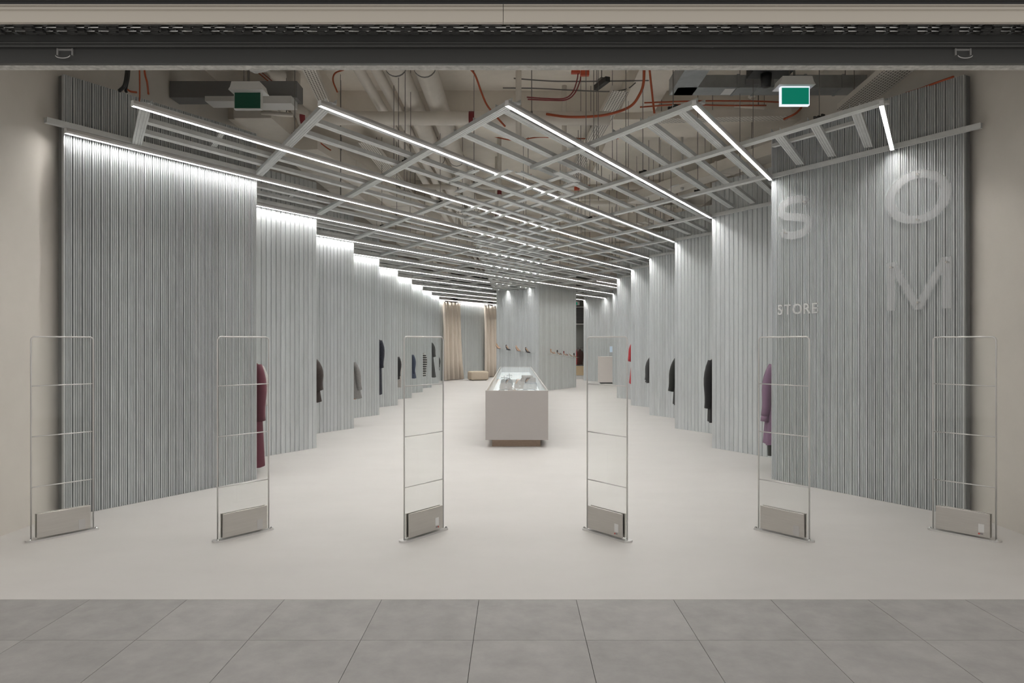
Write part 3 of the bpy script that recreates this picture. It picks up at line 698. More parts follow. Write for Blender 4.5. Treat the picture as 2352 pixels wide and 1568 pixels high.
G(1, 0, 1743, 838, 1018, 'lavender_wool', 'lavender shirt dress behind the first right wall panel', 'dress', hw=0.23, hwh=0.295, sl=0.62, out=0.11, r=0.068, cuff='lavender_wool', name='hanging_dress')
G(1, 1, 1614, 828, 968, 'black_wool', 'long black coat behind the second right wall panel', hw=0.24, hwh=0.245, sl=0.75, out=0.07, r=0.075)
G(1, 2, 1531, 824, 928, 'black_leather', 'black leather jacket behind the third right wall panel', 'jacket', hw=0.22, hwh=0.25, sl=0.62, out=0.14, r=0.07, name='hanging_jacket')
G(1, 3, 1478, 822, 878, 'charcoal_wool', 'charcoal wool top behind the fourth right wall panel', 'top', hw=0.2, hwh=0.3, sl=0.5, out=0.12, name='hanging_sweater')
G(1, 4, 1439, 784, 880, 'red_wool', 'red dress behind the fifth right wall panel', 'dress', hw=0.2, hwh=0.31, sl=0.52, out=0.16, r=0.07, name='hanging_dress')
def trousers(X, Y, z0, z1, m, label):
    o = empty('hanging_trousers', (X, Y, 0)); tag(o, label, 'trousers', 'clothes hanging behind the wall panels')
    MB().loft([[(0.17*math.cos(a), 0.05*math.sin(a), z) for a in [2*math.pi*k/16 for k in range(16)]] for z in (z1-0.2, z1)]).build('waist', m, o, True)
    for s in (-1, 1): MB().loft([[(s*0.09+w*math.cos(a), 0.045*math.sin(a), z) for a in [2*math.pi*k/14 for k in range(14)]] for z, w in ((z0, .07), ((z0+z1)/2, .08), (z1-0.15, .085))]).build('trouser_leg', m, o, True)
yy = yt(4)+0.5; trousers(px(920, yy)-0.165, yy+0.16, pz(890, yy), pz(830, yy), 'pale_grey_cotton', 'white trousers below the black jacket, fifth left wall panel')
yy = yt(0)+0.7; trousers(px(1763, yy)+0.16, yy, pz(1046, yy), pz(940, yy), 'dark_grey_wool', 'grey trousers below the lavender dress')
o = MB().poly([(-0.012, 0.16), (0.008, 0.16), (0.02, 0), (-0.005, 0)], -0.003, 0.003).build('orange_ribbon', 'orange_ribbon', None, loc=(px(601.5, yt(0)+0.52), yt(0)+0.52, pz(1033, yt(0)+0.52))); tag(o, 'orange ribbon hanging beside the burgundy coat hem', 'ribbon')

# ------------------------------------------------------------------ curtains, pouf, back corner
def curtain(a, b, z1, label, waves, flare):
    a = Vector(a); b = Vector(b); L_ = (b-a).length; rz = math.atan2(b.y-a.y, b.x-a.x)
    o = empty('curtain', (a.x, a.y, 0), rz); tag(o, label, 'curtain', 'fitting room curtains')
    n = waves*10; R = []
    for z, f, amp in ((0.015, flare, 1.1), (0.9, 1+(flare-1)*.5, 1.0), (2.2, 1.0, 0.8), (z1-0.12, 0.93, 0.75), (z1, 0.92, 0.7)):
        row = []
        for i in range(n+1):
            t = i/n; x = L_*t*f
            y = -0.11*amp*math.sin(2*math.pi*waves*t+0.4*math.sin(z+3*t))-0.025*math.sin(2*math.pi*waves*0.37*t+1)
            row.append((x, y, z))
        R.append(row)
    s = MB().loft(R, closed=False).build('fabric', 'curtain', o, True)
    so = s.modifiers.new('solid', 'SOLIDIFY'); so.thickness = 0.008
    MB().tube([(-0.05, 0, z1+0.05), (L_+0.05, 0, z1+0.05)], 0.012, 8).build('curtain_track', 'frame', o, True)
    for i in range(waves*2): 
        x = L_*0.92*(i+0.5)/(waves*2); MB().tube([(x, 0, z1-0.01), (x, 0, z1+0.05)], 0.006, 5).build('hook', 'chrome', o)
def offl(y, off): return (onl(CL, y)+CS*off, y-SN*off)
curtain(offl(30.75, 0.08), offl(31.95, 0.10), 3.40, 'beige curtain left of the back stud wall panel, the wider one', 5, 1.13)
curtain(offl(33.5, 0.10), offl(34.55, 0.10), 3.40, 'beige curtain next to the column, behind the pouf', 4, 1.05)
po = empty('pouf', (px(1098, 31.2), 31.2, 0), math.radians(18)); tag(po, 'low sand-coloured upholstered pouf between the curtains', 'pouf')
b = bevel(MB().box(-0.40, 0.40, -0.33, 0.33, 0.015, 0.395).build('cushion', 'pouf', po), 0.075, 4); b.data.polygons.foreach_set('use_smooth', [True]*len(b.data.polygons))
for sx in (-.3, .3):
    for sy in (-.22, .22): MB().lathe([(0.02, 0), (0.02, 0.02)], 10).build('foot', 'blackrub', po, loc=(sx, sy, 0))
# cash desk
dk = empty('cash_desk', (px(1397, 28.3), 28.3, 0)); tag(dk, 'pale pink cash desk at the far right', 'desk')
MB().box(-0.345, 0.40, 0, 0.03, 0.06, 1.05).build('front_panel', 'desk', dk); MB().box(-0.345, -0.315, 0.03, 0.55, 0.06, 1.05).build('side_panel', 'desk', dk)
MB().box(0.37, 0.40, 0.03, 0.55, 0.06, 1.05).build('side_panel', 'desk', dk); MB().box(-0.35, 0.405, -0.005, 0.56, 1.05, 1.075).build('desk_top', 'desk', dk); MB().box(-0.28, 0.35, 0.06, 0.5, 0, 0.06).build('plinth', 'ductdark', dk)
mo = empty('monitor', (px(1409, 28.5), 28.55, 1.075), 0.5); tag(mo, 'monitor on a stand on the cash desk', 'monitor')
MB().box(-0.09, 0.09, -0.06, 0.06, 0, 0.012).build('foot', 'white', mo); MB().tube([(0, 0.03, 0.01), (0, 0.0, 0.22)], 0.014, 8).build('stand', 'white', mo, True)
mc = MB().box(-0.19, 0.19, -0.012, 0.012, 0.17, 0.42).build('case', 'white', mo); MB().box(-0.18, 0.18, -0.014, -0.012, 0.18, 0.41).build('screen', 'screen', mc)
# rear corner seen right of the column: bench, rail, louvre, sign
be = empty('storage_bench', (2.9, 32.2, 0)); tag(be, 'pale plywood bench on a white plinth seen right of the column', 'bench')
MB().box(-0.5, 0.5, 0.0, 0.5, 0.0, 0.17).build('plinth', 'white', be); MB().box(-0.5, 0.5, -0.02, 0.5, 0.17, 0.55).build('bench_box', 'ply', be); MB().box(-0.51, 0.51, -0.03, 0.5, 0.55, 0.575).build('bench_top', 'ply', be)
rk = empty('clothes_rack', (2.9, 33.0, 0)); tag(rk, 'rack with a dark rail above the plywood bench', 'clothes rack')
for sx in (-.6, .6): MB().tube([(sx, 0, 0), (sx, 0, 1.40)], 0.014, 8).build('post', 'shutter', rk, True)
MB().tube([(-.6, 0, 1.40), (.6, 0, 1.40)], 0.014, 8).build('bar', 'shutter', rk, True)
garment('hanging_jacket', 'dark brown jacket on the rack right of the column', 'jacket', 3.02, 33.0, 1.25, 0.62, 0.2, 0.2, 'brown_cloth', 0.5, 0.03, 0.05, dep=0.09, rz=0.9)
garment('hanging_coat', 'red coat on the rack right of the column', 'coat', 2.86, 32.92, 1.22, 0.64, 0.14, 0.1, 'red_wool', 0.4, 0.0, 0.03, dep=0.05, rz=1.3)
garment('hanging_shirt', 'pale shirt on the rack right of the column', 'shirt', 2.74, 33.0, 1.22, 0.72, 0.12, 0.12, 'pale_grey_cotton', 0.4, 0.0, 0.04, dep=0.06, rz=1.2)
dwl = box('wall_stockroom', 'darkwall', 2.2, XW, 33.8, 33.9, 0, 3.45); tag(dwl, 'dark grey stockroom wall seen right of the column', 'wall', kind='structure')
lo = empty('louvre_grille', (2.95, 33.55, 2.55)); tag(lo, 'dark louvre grille in the gap right of the column', 'grille')
MB().box(-0.4, 0.4, 0.08, 0.24, 0, 0.75).build('back', 'shutter', lo)
for i in range(13): MB().box(-0.4, 0.4, 0.0, 0.08, 0.02+i*0.057, 0.035+i*0.057).build('slat', 'ductdark', lo)
for z in (-0.05, 0.75): MB().box(-0.42, 0.42, -0.03, 0.05, z, z+0.035).build('frame_bar', 'white', lo)

# ------------------------------------------------------------------ shoes on clear shelves
cloth('nude_leather', (0.52, 0.33, 0.23), 0.03); cloth('dark_leather', (0.02, 0.018, 0.022), 0.03); cloth('wine_leather', (0.17, 0.02, 0.025), 0.03); cloth('shoe_lining', (0.42, 0.29, 0.2), 0.03)
def shoe_sections(k):
    R = []
    for i in range(13):
        t = i/12; x = 0.24*t
        zb = 0.095*(1-min(1, t/0.62))**1.15 if t < 0.62 else 0.0
        w = 0.026+0.016*math.sin(min(1, t/0.68)*math.pi/2)*1.0 if t < .68 else 0.042*(1-((t-.68)/.32)**1.8)+0.003
        zt = zb+(0.055-0.02*math.sin(t*math.pi*.9) if t < 0.55 else 0.037-0.026*(t-.55)/.45)
        if i == 0: zt += 0.012
        R.append((x, zb, zt, w))
    return R
def pump(p, rz, m, label, mirror=False):
    o = empty('high_heel_pump', p, rz); o.scale = (1.2, 1.2, 1.2); tag(o, label, 'shoe', 'shoes displayed on the column')
    S = shoe_sections(0); R = []; n = 12
    for x, zb, zt, w in S:
        R.append([(x, w*math.cos(math.pi*2*k/n), zb+0.004+(zt-zb)*(0.5+0.5*math.sin(math.pi*2*k/n))) for k in range(n)])
    up = MB().loft(R).build('upper', m, o, True)
    ins = [[(x, 0.72*w*math.cos(math.pi*2*k/8), zt-0.004+0.009*math.sin(math.pi*2*k/8)) for k in range(8)] for x, zb, zt, w in S[1:8]]
    MB().loft(ins).build('lining', 'shoe_lining', up, True)
    MB().tube([(0.022, 0, 0.10), (0.016, 0, 0.05), (0.014, 0, 0.0)], [0.016, 0.007, 0.005], 8).build('heel', m, o, True)
    so = [[(x, (w+0.001)*sy, zb+dz) for sy, dz in ((-1, 0), (1, 0), (1, 0.006), (-1, 0.006))] for x, zb, zt, w in S]
    MB().loft(so).build('sole', 'dark_leather', o)
def sandal(p, rz, m, label):
    o = empty('strappy_sandal', p, rz); o.scale = (0.95, 0.95, 0.95); tag(o, label, 'shoe', 'shoes displayed on the column')
    S = shoe_sections(0)
    MB().loft([[(x, w*sy, zb+dz) for sy, dz in ((-1, 0), (1, 0), (1, 0.008), (-1, 0.008))] for x, zb, zt, w in S]).build('sole', 'nude_leather', o)
    MB().tube([(0.022, 0, 0.09), (0.016, 0, 0.05), (0.014, 0, 0.0)], [0.014, 0.006, 0.005], 8).build('heel', m, o, True)
    for xx, zz, w, h in ((0.175, 0.0, 0.042, 0.045), (0.02, 0.10, 0.034, 0.07), (0.145, 0.015, 0.042, 0.05)):
        MB().tube([(xx, w*math.cos(a), zz+h*math.sin(a)) for a in [math.pi*i/10 for i in range(11)]], 0.007, 6).build('strap', m, o, True)
    MB().box(0.004, 0.03, -0.02, 0.02, 0.10, 0.165).build('heel_counter', m, o)
def shelf(p, rz, label):
    o = empty('clear_shelf', p, rz); tag(o, label, 'shelf', 'clear shoe shelves on the column')
    MB().box(-0.02, 0.34, -0.06, 0.10, -0.010, 0.0).build('plate', 'acryl', o); MB().box(-0.02, 0.34, 0.09, 0.10, -0.05, -0.01).build('bracket', 'acryl', o)
eL = Vector((SN, -CS)); nL = Vector((-CS, -SN)); rzl = math.atan2(eL.y, eL.x)
names4 = ['nude pump, leftmost shoe on the left face of the column', 'black pump, second from the left on the column', 'nude pump between the two black pumps on the column', 'black pump nearest the corner of the column']
for i, (xx, yyp) in enumerate(((1147, 800.5), (1169.5, 804), (1192.5, 806), (1214.5, 810))):
    # foot point on left face at that column of the photograph
    r = (xx-1181.5)/1640; y = (CX+T*CY)/(r+T); x = CX-T*(y-CY)
    p = Vector((x, y))+nL*0.12; z = pz(yyp, y)
    pump((p.x, p.y, z), rzl+0.0, ('nude_leather', 'dark_leather')[i % 2], names4[i])
    q = Vector((x, y))+nL*0.12+eL*0.06; shelf((q.x, q.y, z), rzl, ['leftmost clear shelf under a nude pump', 'clear shelf under the second pump, a black one', 'clear shelf under the third pump, a nude one', 'clear shelf under the black pump nearest the column corner'][i])
eR = Vector((SN, CS)); nR = Vector((CS, -SN)); rzr = math.atan2(eR.y, eR.x)
names5 = ['pale sandal, leftmost on the right face of the column', 'black sandal, second on the right face of the column', 'wine red sandal on the right face of the column', 'white sandal on the right face of the column', 'black sandal at the far right edge of the column']
for i, (xx, yyp) in enumerate(((1257, 812), (1272, 814.5), (1287, 816.5), (1300, 818.5), (1310.5, 821))):
    r = (xx-1181.5)/1640; y = (CX-T*CY)/(r-T); x = CX+T*(y-CY)
    p = Vector((x, y))+nR*0.12; z = pz(yyp, y)
    sandal((p.x, p.y, z), rzr-0.5, ('nude_leather', 'dark_leather', 'wine_leather', 'white', 'dark_leather')[i], names5[i])
    shelf((p.x, p.y, z), rzr, ['clear shelf under the pale sandal', 'clear shelf under the second sandal, a black one', 'clear shelf under the wine red sandal', 'clear shelf under the white sandal', 'clear shelf under the black sandal at the far right edge'][i])

# ------------------------------------------------------------------ ceiling services
def exit_sign(x, y, z, lit, label):
    o = empty('exit_sign', (x, y, z)); tag(o, label, 'exit sign', 'green emergency signs')
    h = [(-0.185, 0), (-0.165, 0.03), (-0.15, 0.085), (0.15, 0.085), (0.165, 0.03), (0.185, 0)]
    body = MB().loft([[(xx, yy, zz) for xx, zz in h] for yy in (-0.09, 0.12)]).build('housing', 'white', o, loc=(0, 0, 0.01))
    pf = MB().box(-0.147, 0.147, -0.03, 0.02, -0.181, 0.008).build('panel_frame', 'exit_led' if lit else 'white', o)
    MB().box(-0.138, 0.138, -0.033, -0.030, -0.172, -0.004).build('green_panel', 'exit_lit' if lit else 'exit_dark', pf)
    MB().tube([(0, 0, 0.09), (0, 0, ZS-z)], 0.012, 8).tube([(-0.05, 0.0, 0.09), (-0.05, 0, ZS-z)], 0.004, 6).build('drop_rod', 'rod', o)
exit_sign(px(1824, 7.3), 7.3, pz(203, 7.3), True, 'lit green emergency exit sign hanging on the right')
exit_sign(px(571, 7.7), 7.7, pz(214, 7.7), False, 'unlit green emergency exit sign hanging on the left')
o = empty('exit_sign', (2.93, 33.45, 3.42)); tag(o, 'tiny lit green exit sign far right of the column', 'exit sign', 'green emergency signs')
MB().box(-0.2, 0.12, 0, 0.05, -0.02, 0.13).build('housing', 'white', o); MB().box(-0.19, 0.02, -0.005, 0, 0.0, 0.12).build('green_panel', 'exit_lit', o)
def pipe(name, label, pts, r, m='pipe', bands=(), clamps=(), cat='pipe', n=20):
    o = empty(name, pts[0]); tag(o, label, cat, 'pipes and cables under the slab')
    p0 = Vector(pts[0]); P_ = [Vector(p)-p0 for p in pts]
    MB().tube(P_, r, n).build('tube', m, o, True)
    for (i, t) in bands:
        a = P_[i]; b = P_[i+1]; d = (b-a).normalized(); c = a+(b-a)*t
        MB().tube([c-d*0.035, c+d*0.035], r+0.002, n).build('red_band', 'pipered', o, True)
    for (i, t) in clamps:
        a = P_[i]; b = P_[i+1]; d = (b-a).normalized(); c = a+(b-a)*t
        MB().tube([c-d*0.012, c+d*0.012], r+0.006, n).build('clamp', 'rod', o, True)
        MB().tube([c+Vector((0, 0, r)), Vector((c.x, c.y, ZS-p0.z))], 0.006, 5).build('clamp_rod', 'rod', o)
    return o
def smooth(pts, n=8):
    """Catmull-Rom through the points"""
    P_ = [Vector(p) for p in pts]; P_ = [P_[0]*2-P_[1]]+P_+[P_[-1]*2-P_[-2]]; out = []
    for i in range(1, len(P_)-2):
        a, b, c, d = P_[i-1:i+3]
        for k in range(n):
            t = k/n; out.append(0.5*((2*b)+(c-a)*t+(2*a-5*b+4*c-d)*t*t+(3*b-a-3*c+d)*t**3))
    out.append(P_[-2]); return out
for X, Z, r, lb in ((-1.80, 4.70, 0.062, 'thin beige pipe running into the shop, leftmost of four'), (-1.60, 4.70, 0.062, 'thin beige pipe running into the shop, second of four'),
                    (-1.34, 4.66, 0.12, 'thick beige pipe running into the shop, third of four'), (-1.02, 4.655, 0.125, 'thick beige pipe running into the shop, nearest the middle')):
    pipe('drain_pipe', lb, [(X, 4.8, Z), (X+0.25, 33, Z)], r, clamps=[(0, 0.11), (0, 0.25), (0, 0.4)])
pipe('cross_pipe', 'beige pipe with red bands crossing the entrance ceiling with an elbow', smooth([(-2.78, 9.0, 5.25), (-2.78, 9.0, 4.75), (-2.74, 9.0, 4.55), (-2.6, 9.0, 4.43), (-2.4, 9.0, 4.42), (1.2, 9.0, 4.42)], 6), 0.085, bands=[(0, 0.9), (22, 0.8), (27, 0.4)], clamps=[(28, 0.5)])
pipe('cross_pipe', 'thin beige pipe crossing above the lattice, farther back', [(-2.1, 13.2, 4.48), (3.2, 13.2, 4.48)], 0.05, clamps=[(0, .2), (0, .7)])
pipe('cross_pipe', 'thin beige pipe crossing under the third beam', [(-3.8, 18.2, 4.5), (3.8, 18.2, 4.5)], 0.06)
pipe('cross_pipe', 'thin beige pipe above the far lattice on the right', [(0.6, 15.2, 4.56), (3.4, 15.0, 4.56)], 0.055)
for x0_, y0_, lb in ((0.05, 8.6, 'vertical grey sprinkler drop near the middle lamp'), (-0.25, 11.9, 'vertical beige sprinkler drop behind the lattice'), (0.72, 10.3, 'vertical beige sprinkler drop right of the middle'), (-0.35, 14.2, 'vertical beige drop pipe far in the lattice')):
    pipe('drop_pipe', lb, [(x0_, y0_, ZS), (x0_, y0_, 4.05)], 0.035, n=12, bands=[(0, .96)] if y0_ > 11 else ())
def cable(label, pts, r=0.01, m='orange'):
    p0 = Vector(pts[0]); o = MB().tube([p-p0 for p in smooth(pts)], r, 6).build('cable', m, None, True, loc=tuple(p0)); tag(o, label, 'cable', 'pipes and cables under the slab'); return o
def at(x, y, d): return (px(x, d), d, pz(y, d))
cable('thick orange conduit sagging under the slab right of the middle', [at(1255, 262, 8.9), at(1300, 268, 8.8), at(1350, 268, 8.7), at(1400, 262, 8.6), at(1448, 244, 8.5), at(1470, 215, 8.4), at(1478, 190, 8.3), at(1480, 150, 8.2)], 0.016)
cable('orange conduit arching above the middle lattice', [at(1070, 150, 8.2), at(1090, 170, 8.3), at(1105, 210, 8.4), at(1118, 240, 8.5), at(1135, 262, 8.6), at(1160, 290, 8.8)], 0.012)
cable('thin orange cable right of the sagging conduit', [at(1490, 140, 7.8), at(1494, 180, 7.9), at(1499, 225, 8.0), at(1503, 260, 8.0)], 0.012)
cable('orange cable running level behind the right duct', [at(1480, 236, 9.4), at(1600, 232, 9.4), at(1720, 232, 9.4), at(1800, 235, 9.4)], 0.010)
cable('second orange cable below the level one at the right', [at(1470, 246, 9.3), at(1560, 240, 9.3), at(1660, 242, 9.3), at(1760, 242, 9.3)], 0.010)
cable('orange conduit bending down below the lit exit sign', [at(1846, 238, 8.6), at(1838, 250, 8.6), at(1825, 262, 8.6), at(1800, 274, 8.7)], 0.014)
cable('orange cable dropping to the front left lamp', [at(330, 140, 6.2), at(333, 170, 6.2), at(338, 190, 6.2), at(341, 216, 6.1)], 0.008)
cable('pair of thin orange cables left of the front left lamp', [at(320, 140, 6.5), at(321, 200, 6.5), at(320, 280, 6.5)], 0.006)
cable('bundle of black cables dropping onto the left wall panel', [at(294, 140, 6.6), at(292, 165, 6.6), at(287, 195, 6.6), at(275, 208, 6.7)], 0.018, 'blackrub')
cable('second black cable dropping onto the left wall panel', [at(297, 140, 6.7), at(295, 175, 6.7), at(289, 205, 6.7), at(291, 212, 6.7)], 0.012, 'blackrub')
cable('orange cable lying along the top of the left wall panel', [at(292, 205, 6.9), at(300, 210, 6.9), at(314, 212, 6.9)], 0.010)
cable('thin red cable running diagonally past the elbow pipe', [at(585, 160, 9.6), at(620, 190, 9.6), at(645, 215, 9.6), at(672, 236, 9.6)], 0.008)
cable('second thin red cable running past the elbow pipe', [at(600, 165, 9.8), at(640, 200, 9.8), at(665, 230, 9.8)], 0.006)
cable('orange cable behind the left lattice bay', [at(700, 285, 10.2), at(715, 310, 10.2), at(745, 335, 10.3), at(760, 345, 10.3)], 0.010)
cable('red cable left of the thick pipes', [at(790, 160, 9.0), at(770, 168, 9.0), at(765, 185, 9.0), at(775, 212, 9.0)], 0.010)
cable('thin orange cable under the slab in the middle', [at(1120, 310, 11.6), at(1180, 322, 11.6), at(1240, 315, 11.6), at(1320, 318, 11.6), at(1420, 318, 11.6)], 0.010)
cable('grey cable clipped along the slab edge', [at(1180, 180, 8.9), at(1260, 186, 8.9), at(1330, 187, 8.9), at(1420, 186, 8.9), at(1490, 185, 8.9)], 0.008, 'rod')
cable('second grey cable looped under the slab', [at(1155, 202, 8.8), at(1230, 203, 8.8), at(1330, 208, 8.8), at(1400, 210, 8.8), at(1440, 204, 8.8), at(1460, 190, 8.8)], 0.008, 'rod')
cable('maroon cable pair bending to the orange junction box', [at(1210, 223, 8.7), at(1250, 226, 8.7), at(1295, 226, 8.7), at(1315, 212, 8.7), at(1325, 185, 8.7), at(1328, 165, 8.7)], 0.008, 'pipered')
cable('second maroon cable bending to the orange junction box', [at(1212, 228, 8.75), at(1260, 230, 8.75), at(1300, 229, 8.75), at(1320, 214, 8.75), at(1332, 186, 8.75), at(1334, 168, 8.75)], 0.008, 'pipered')
cable('orange cable on the top of the right wall panel', [at(2080, 214, 7.0), at(2110, 205, 6.9), at(2150, 190, 6.7), at(2190, 176, 6.5)], 0.010)
for x_, y_, w_, h_, d_, lb in ((1322, 166, 20, 6, 8.7, 'flat orange junction plate above the maroon cables'), (1343, 168, 20, 12, 8.68, 'orange junction box next to the flat orange plate'), (1213, 403, 16, 5, 12.0, 'small orange plate above the middle lattice'), (1325, 433, 12, 8, 12.6, 'small orange box right of the lattice'), (1348, 428, 14, 4, 12.8, 'tiny orange plate next to the small orange box')):
    s = d_/1640; o = empty('junction_box', at(x_, y_, d_)); tag(o, lb, 'junction box', 'orange junction boxes')
    bevel(MB().box(-w_*s/2, w_*s/2, -0.03, 0.03, -h_*s/2, h_*s/2).build('body', 'redbox', o), .003, 1); MB().box(-w_*s/2*.9, w_*s/2*.9, -0.036, -0.03, -h_*s/2*.8, h_*s/2*.8).build('cover', 'redbox', o)
    MB().tube([(0, 0, h_*s/2), (0, 0, ZS-o.location.z)], 0.005, 5).build('drop_rod', 'rod', o)
# right galvanised duct with branch
du = empty('air_duct', (1.9, 8.5, 4.63)); tag(du, 'galvanised air duct crossing the ceiling at the right', 'air duct')
MB().box(0.05, 2.3, 0, 0.27, 0, 0.15).build('run', 'duct', du); MB().box(0.0, 0.28, -1.9, 0.27, 0.0, 0.19).build('branch', 'duct', du)
for x_ in (0.75, 1.0, 1.55, 2.0): MB().box(x_, x_+0.03, -0.008, 0.278, -0.008, 0.158).build('flange', 'duct', du)
MB().box(0.85, 1.18, -0.03, 0.0, 0.03, 0.13).build('access_hatch', 'ductdark', du); MB().box(0.62, 0.74, 0.04, 0.24, -0.004, 0.0).build('sticker', 'labelw', du)
for x_ in (0.4, 1.3, 2.1): MB().tube([(x_, 0.13, 0.15), (x_, 0.13, ZS-4.63)], 0.006, 5).build('hanger', 'rod', du)
fb = empty('fan_unit', (px(1770, 7.9), 7.9, pz(170, 7.9))); tag(fb, 'black fan unit half hidden above the lit exit sign', 'fan unit')
MB().box(-0.22, 0.22, -0.15, 0.15, 0.0, 0.2).build('case', 'blackrub', fb); MB().lathe([(0.05, -0.14), (0.06, -0.06), (0.06, 0)], 14).build('motor', 'blackrub', fb, True, loc=(-0.05, 0, 0)); MB().tube([(0.1, 0, 0.2), (0.1, 0, ZS-pz(170, 7.9))], 0.01, 6).build('hanger', 'rod', fb)
# left grey duct
dl = empty('air_duct', (-4.2, 8.7, 4.52)); tag(dl, 'dark grey duct crossing the ceiling at the left wall', 'air duct')
MB().box(0, 1.55, 0, 0.25, 0.06, 0.26).build('run', 'ductdark', dl); MB().box(0.45, 0.95, -0.05, 0.2, 0.0, 0.06).build('cover', 'white', dl); MB().box(1.0, 1.5, -0.06, 0.2, -0.03, 0.06).build('cover', 'white', dl)
MB().tube([(0.98, -0.06, 0.07), (1.0, -0.06, -0.02), (1.07, -0.06, -0.05)], 0.02, 8).build('hose', 'frame', dl, True)
tk = empty('cable_trunking', (px(545, 7.9), 7.9, 4.72)); tag(tk, 'white cable trunking running toward the unlit exit sign', 'trunking'); tk.rotation_euler.z = math.radians(-22)
MB().box(-0.11, 0.11, -2.2, 0.4, 0, 0.09).build('body', 'white', tk)
for yy in (-1.4, -0.6, 0.2): MB().box(-0.115, 0.115, yy, yy+0.05, -0.004, 0.094).build('joint_cover', 'white', tk)
for yy in (-1.0, 0.1): MB().tube([(0, yy, 0.09), (0, yy, ZS-4.72)], 0.006, 5).build('hanger', 'rod', tk)
def tray(label, a, b, w, z, h=0.07):
    a = Vector(a); b = Vector(b); L_ = (b-a).length; o = empty('cable_tray', (a.x, a.y, z), math.atan2(b.y-a.y, b.x-a.x)); tag(o, label, 'cable tray', 'perforated cable trays')
    MB().box(0, L_, -w/2, w/2, 0, 0.006).build('bottom', 'tray', o)
    for s in (-1, 1): MB().box(0, L_, min(s*w/2, s*(w/2-.006)), max(s*w/2, s*(w/2-.006)), 0.006, h).build('side', 'pipe', o)
    for t in (0.15, 0.5, 0.85): MB().tube([(L_*t, w/2-.003, h), (L_*t, w/2-.003, ZS-z)], 0.005, 5).build('hanger', 'rod', o)
tray('perforated cable tray at the top right, running toward the mall', (3.75, 5.2), (3.95, 8.4), 0.30, 4.33)
tray('perforated cable tray crossing level at the right', (1.75, 9.9), (3.75, 9.75), 0.22, 4.66, 0.10)
tray('perforated cable tray seen past the elbow pipe at the left', (-2.35, 8.0), (-2.62, 10.4), 0.16, 4.75)
tray('perforated cable tray left of the thick pipes', (-2.25, 10.8), (-2.15, 20), 0.24, 4.62)
tray('perforated cable tray right of the middle above the lattice', (1.28, 8.6), (0.75, 20), 0.20, 4.62)
def slant(label, a, b, w, z0, z1):
    a = Vector(a); b = Vector(b); o = empty('ventilation_duct', (a.x, a.y, z0)); tag(o, label, 'air duct', 'beige ventilation ducts')
    MB().obox((0, 0), b-a, w, 0, z1-z0).build('run', 'pipe', o)
    v = (b-a); L_ = v.length; e = v/L_
    for i in range(1, int(L_/1.4)):
        p = e*(i*1.4); MB().obox(p, p+e*0.035, w+0.02, -0.008, z1-z0+0.008).build('flange', 'pipe', o)
    for t in (0.2, 0.8): MB().tube([(v.x*t, v.y*t, z1-z0), (v.x*t, v.y*t, ZS-z0)], 0.006, 5).build('hanger', 'rod', o)
slant('wide beige duct running into the shop along the left', (-3.45, 9.4), (-3.0, 31), 0.5, 4.55, 4.85)
slant('beige duct slanting across behind the second right lamp', (3.85, 9.9), (2.3, 13.6), 0.34, 4.25, 4.42)
slant('beige duct slanting away at the left behind the second lamp', (-3.0, 10.2), (-1.9, 16.5), 0.40, 4.35, 4.55)
slant('beige duct crossing high above the far lattice', (-2.6, 20.2), (3.4, 21.0), 0.5, 4.27, 4.5)
slant('beige duct along the right wall, far back', (3.75, 13.6), (3.75, 30), 0.5, 4.52, 4.8)
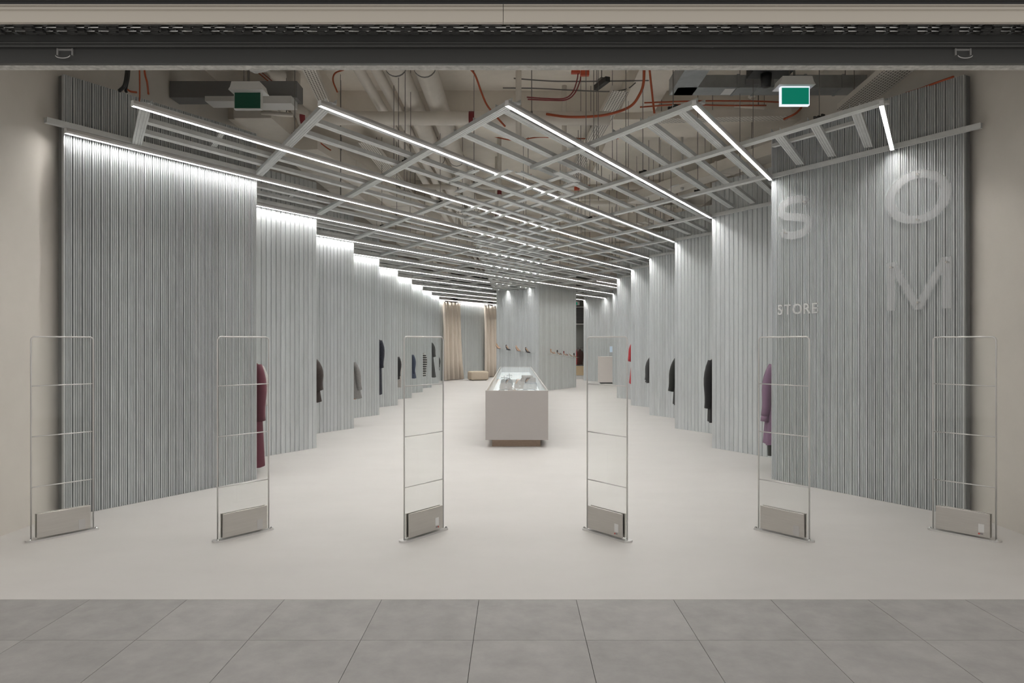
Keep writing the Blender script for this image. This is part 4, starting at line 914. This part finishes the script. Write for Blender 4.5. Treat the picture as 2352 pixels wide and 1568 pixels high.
# ribbed ducting right of centre, round diffuser
rb = empty('ribbed_duct', (1.5, 15.8, 4.15)); tag(rb, 'ribbed ventilation run above the lattice on the right', 'air duct'); rb.rotation_euler.z = math.radians(-32)
MB().box(0, 2.4, 0.05, 0.35, 0.02, 0.22).build('core', 'pipe', rb)
for i in range(12): MB().box(i*0.2, i*0.2+0.08, 0, 0.4, 0, 0.25).build('rib', 'pipe', rb)
for t in (0.3, 2.1): MB().tube([(t, 0.2, 0.25), (t, 0.2, ZS-4.15)], 0.006, 5).build('hanger', 'rod', rb)
di = empty('ceiling_diffuser', at(1567, 430, 12.2)); tag(di, 'round white ceiling disc above the second right lamp', 'air diffuser')
MB().lathe([(0.20, 0), (0.205, 0.008), (0.19, 0.02), (0.05, 0.05)], 28).build('disc', 'white', di, True); MB().lathe([(0.015, -0.05), (0.03, -0.03), (0.03, 0)], 12).build('sensor', 'frame', di, True)
MB().tube([(0, 0, 0.04), (0, 0, ZS-di.location.z)], 0.02, 8).build('stem', 'frame', di)
for i, (x_, y_, d_, lb) in enumerate(((640, 262, 9.15, 'valve assembly below the unlit exit sign'), (1725, 245, 9.6, 'valve assembly under the galvanised duct'))):
    o = empty('pipe_valve', at(x_, y_, d_)); tag(o, lb, 'valve', 'pipe valves')
    MB().tube([(-0.22, 0, 0.02), (0.18, 0, -0.01)], 0.028, 10).build('body', 'pipe', o, True); MB().tube([(0, 0, 0), (0.02, 0, 0.12)], 0.02, 8).build('stem', 'pipe', o, True); MB().lathe([(0.05, 0), (0.06, 0.015), (0.05, 0.03)], 14).build('wheel', 'pipe', o, True, loc=(0.02, 0, 0.12)); MB().tube([(0.1, 0, -0.01), (0.1, 0, ZS-o.location.z)], 0.008, 5).build('hanger', 'rod', o)
# loose hanger rods from the slab (utilities)
random.seed(3)
rodset = 0
for i in range(46):
    x = random.uniform(-3.4, 3.6); y = random.uniform(7.6, 19)
    if incol(x, y): continue
    rod(x, y, ZU+0.04, ZS)
gl = empty('led_bar', at(1382, 192, 8.7)); tag(gl, 'small black emergency lamp under the slab', 'lamp'); gl.rotation_euler = (0, 0, math.radians(20))
MB().box(-0.03, 0.03, -0.16, 0.16, -0.03, 0.03).build('case', 'blackrub', gl); MB().box(-0.034, 0.034, -0.05, 0.05, 0.03, 0.06).build('bracket', 'rod', gl); MB().tube([(0, 0, 0.06), (0, 0, ZS-gl.location.z)], 0.006, 5).build('hanger', 'rod', gl)
print('objects', len(bpy.data.objects))
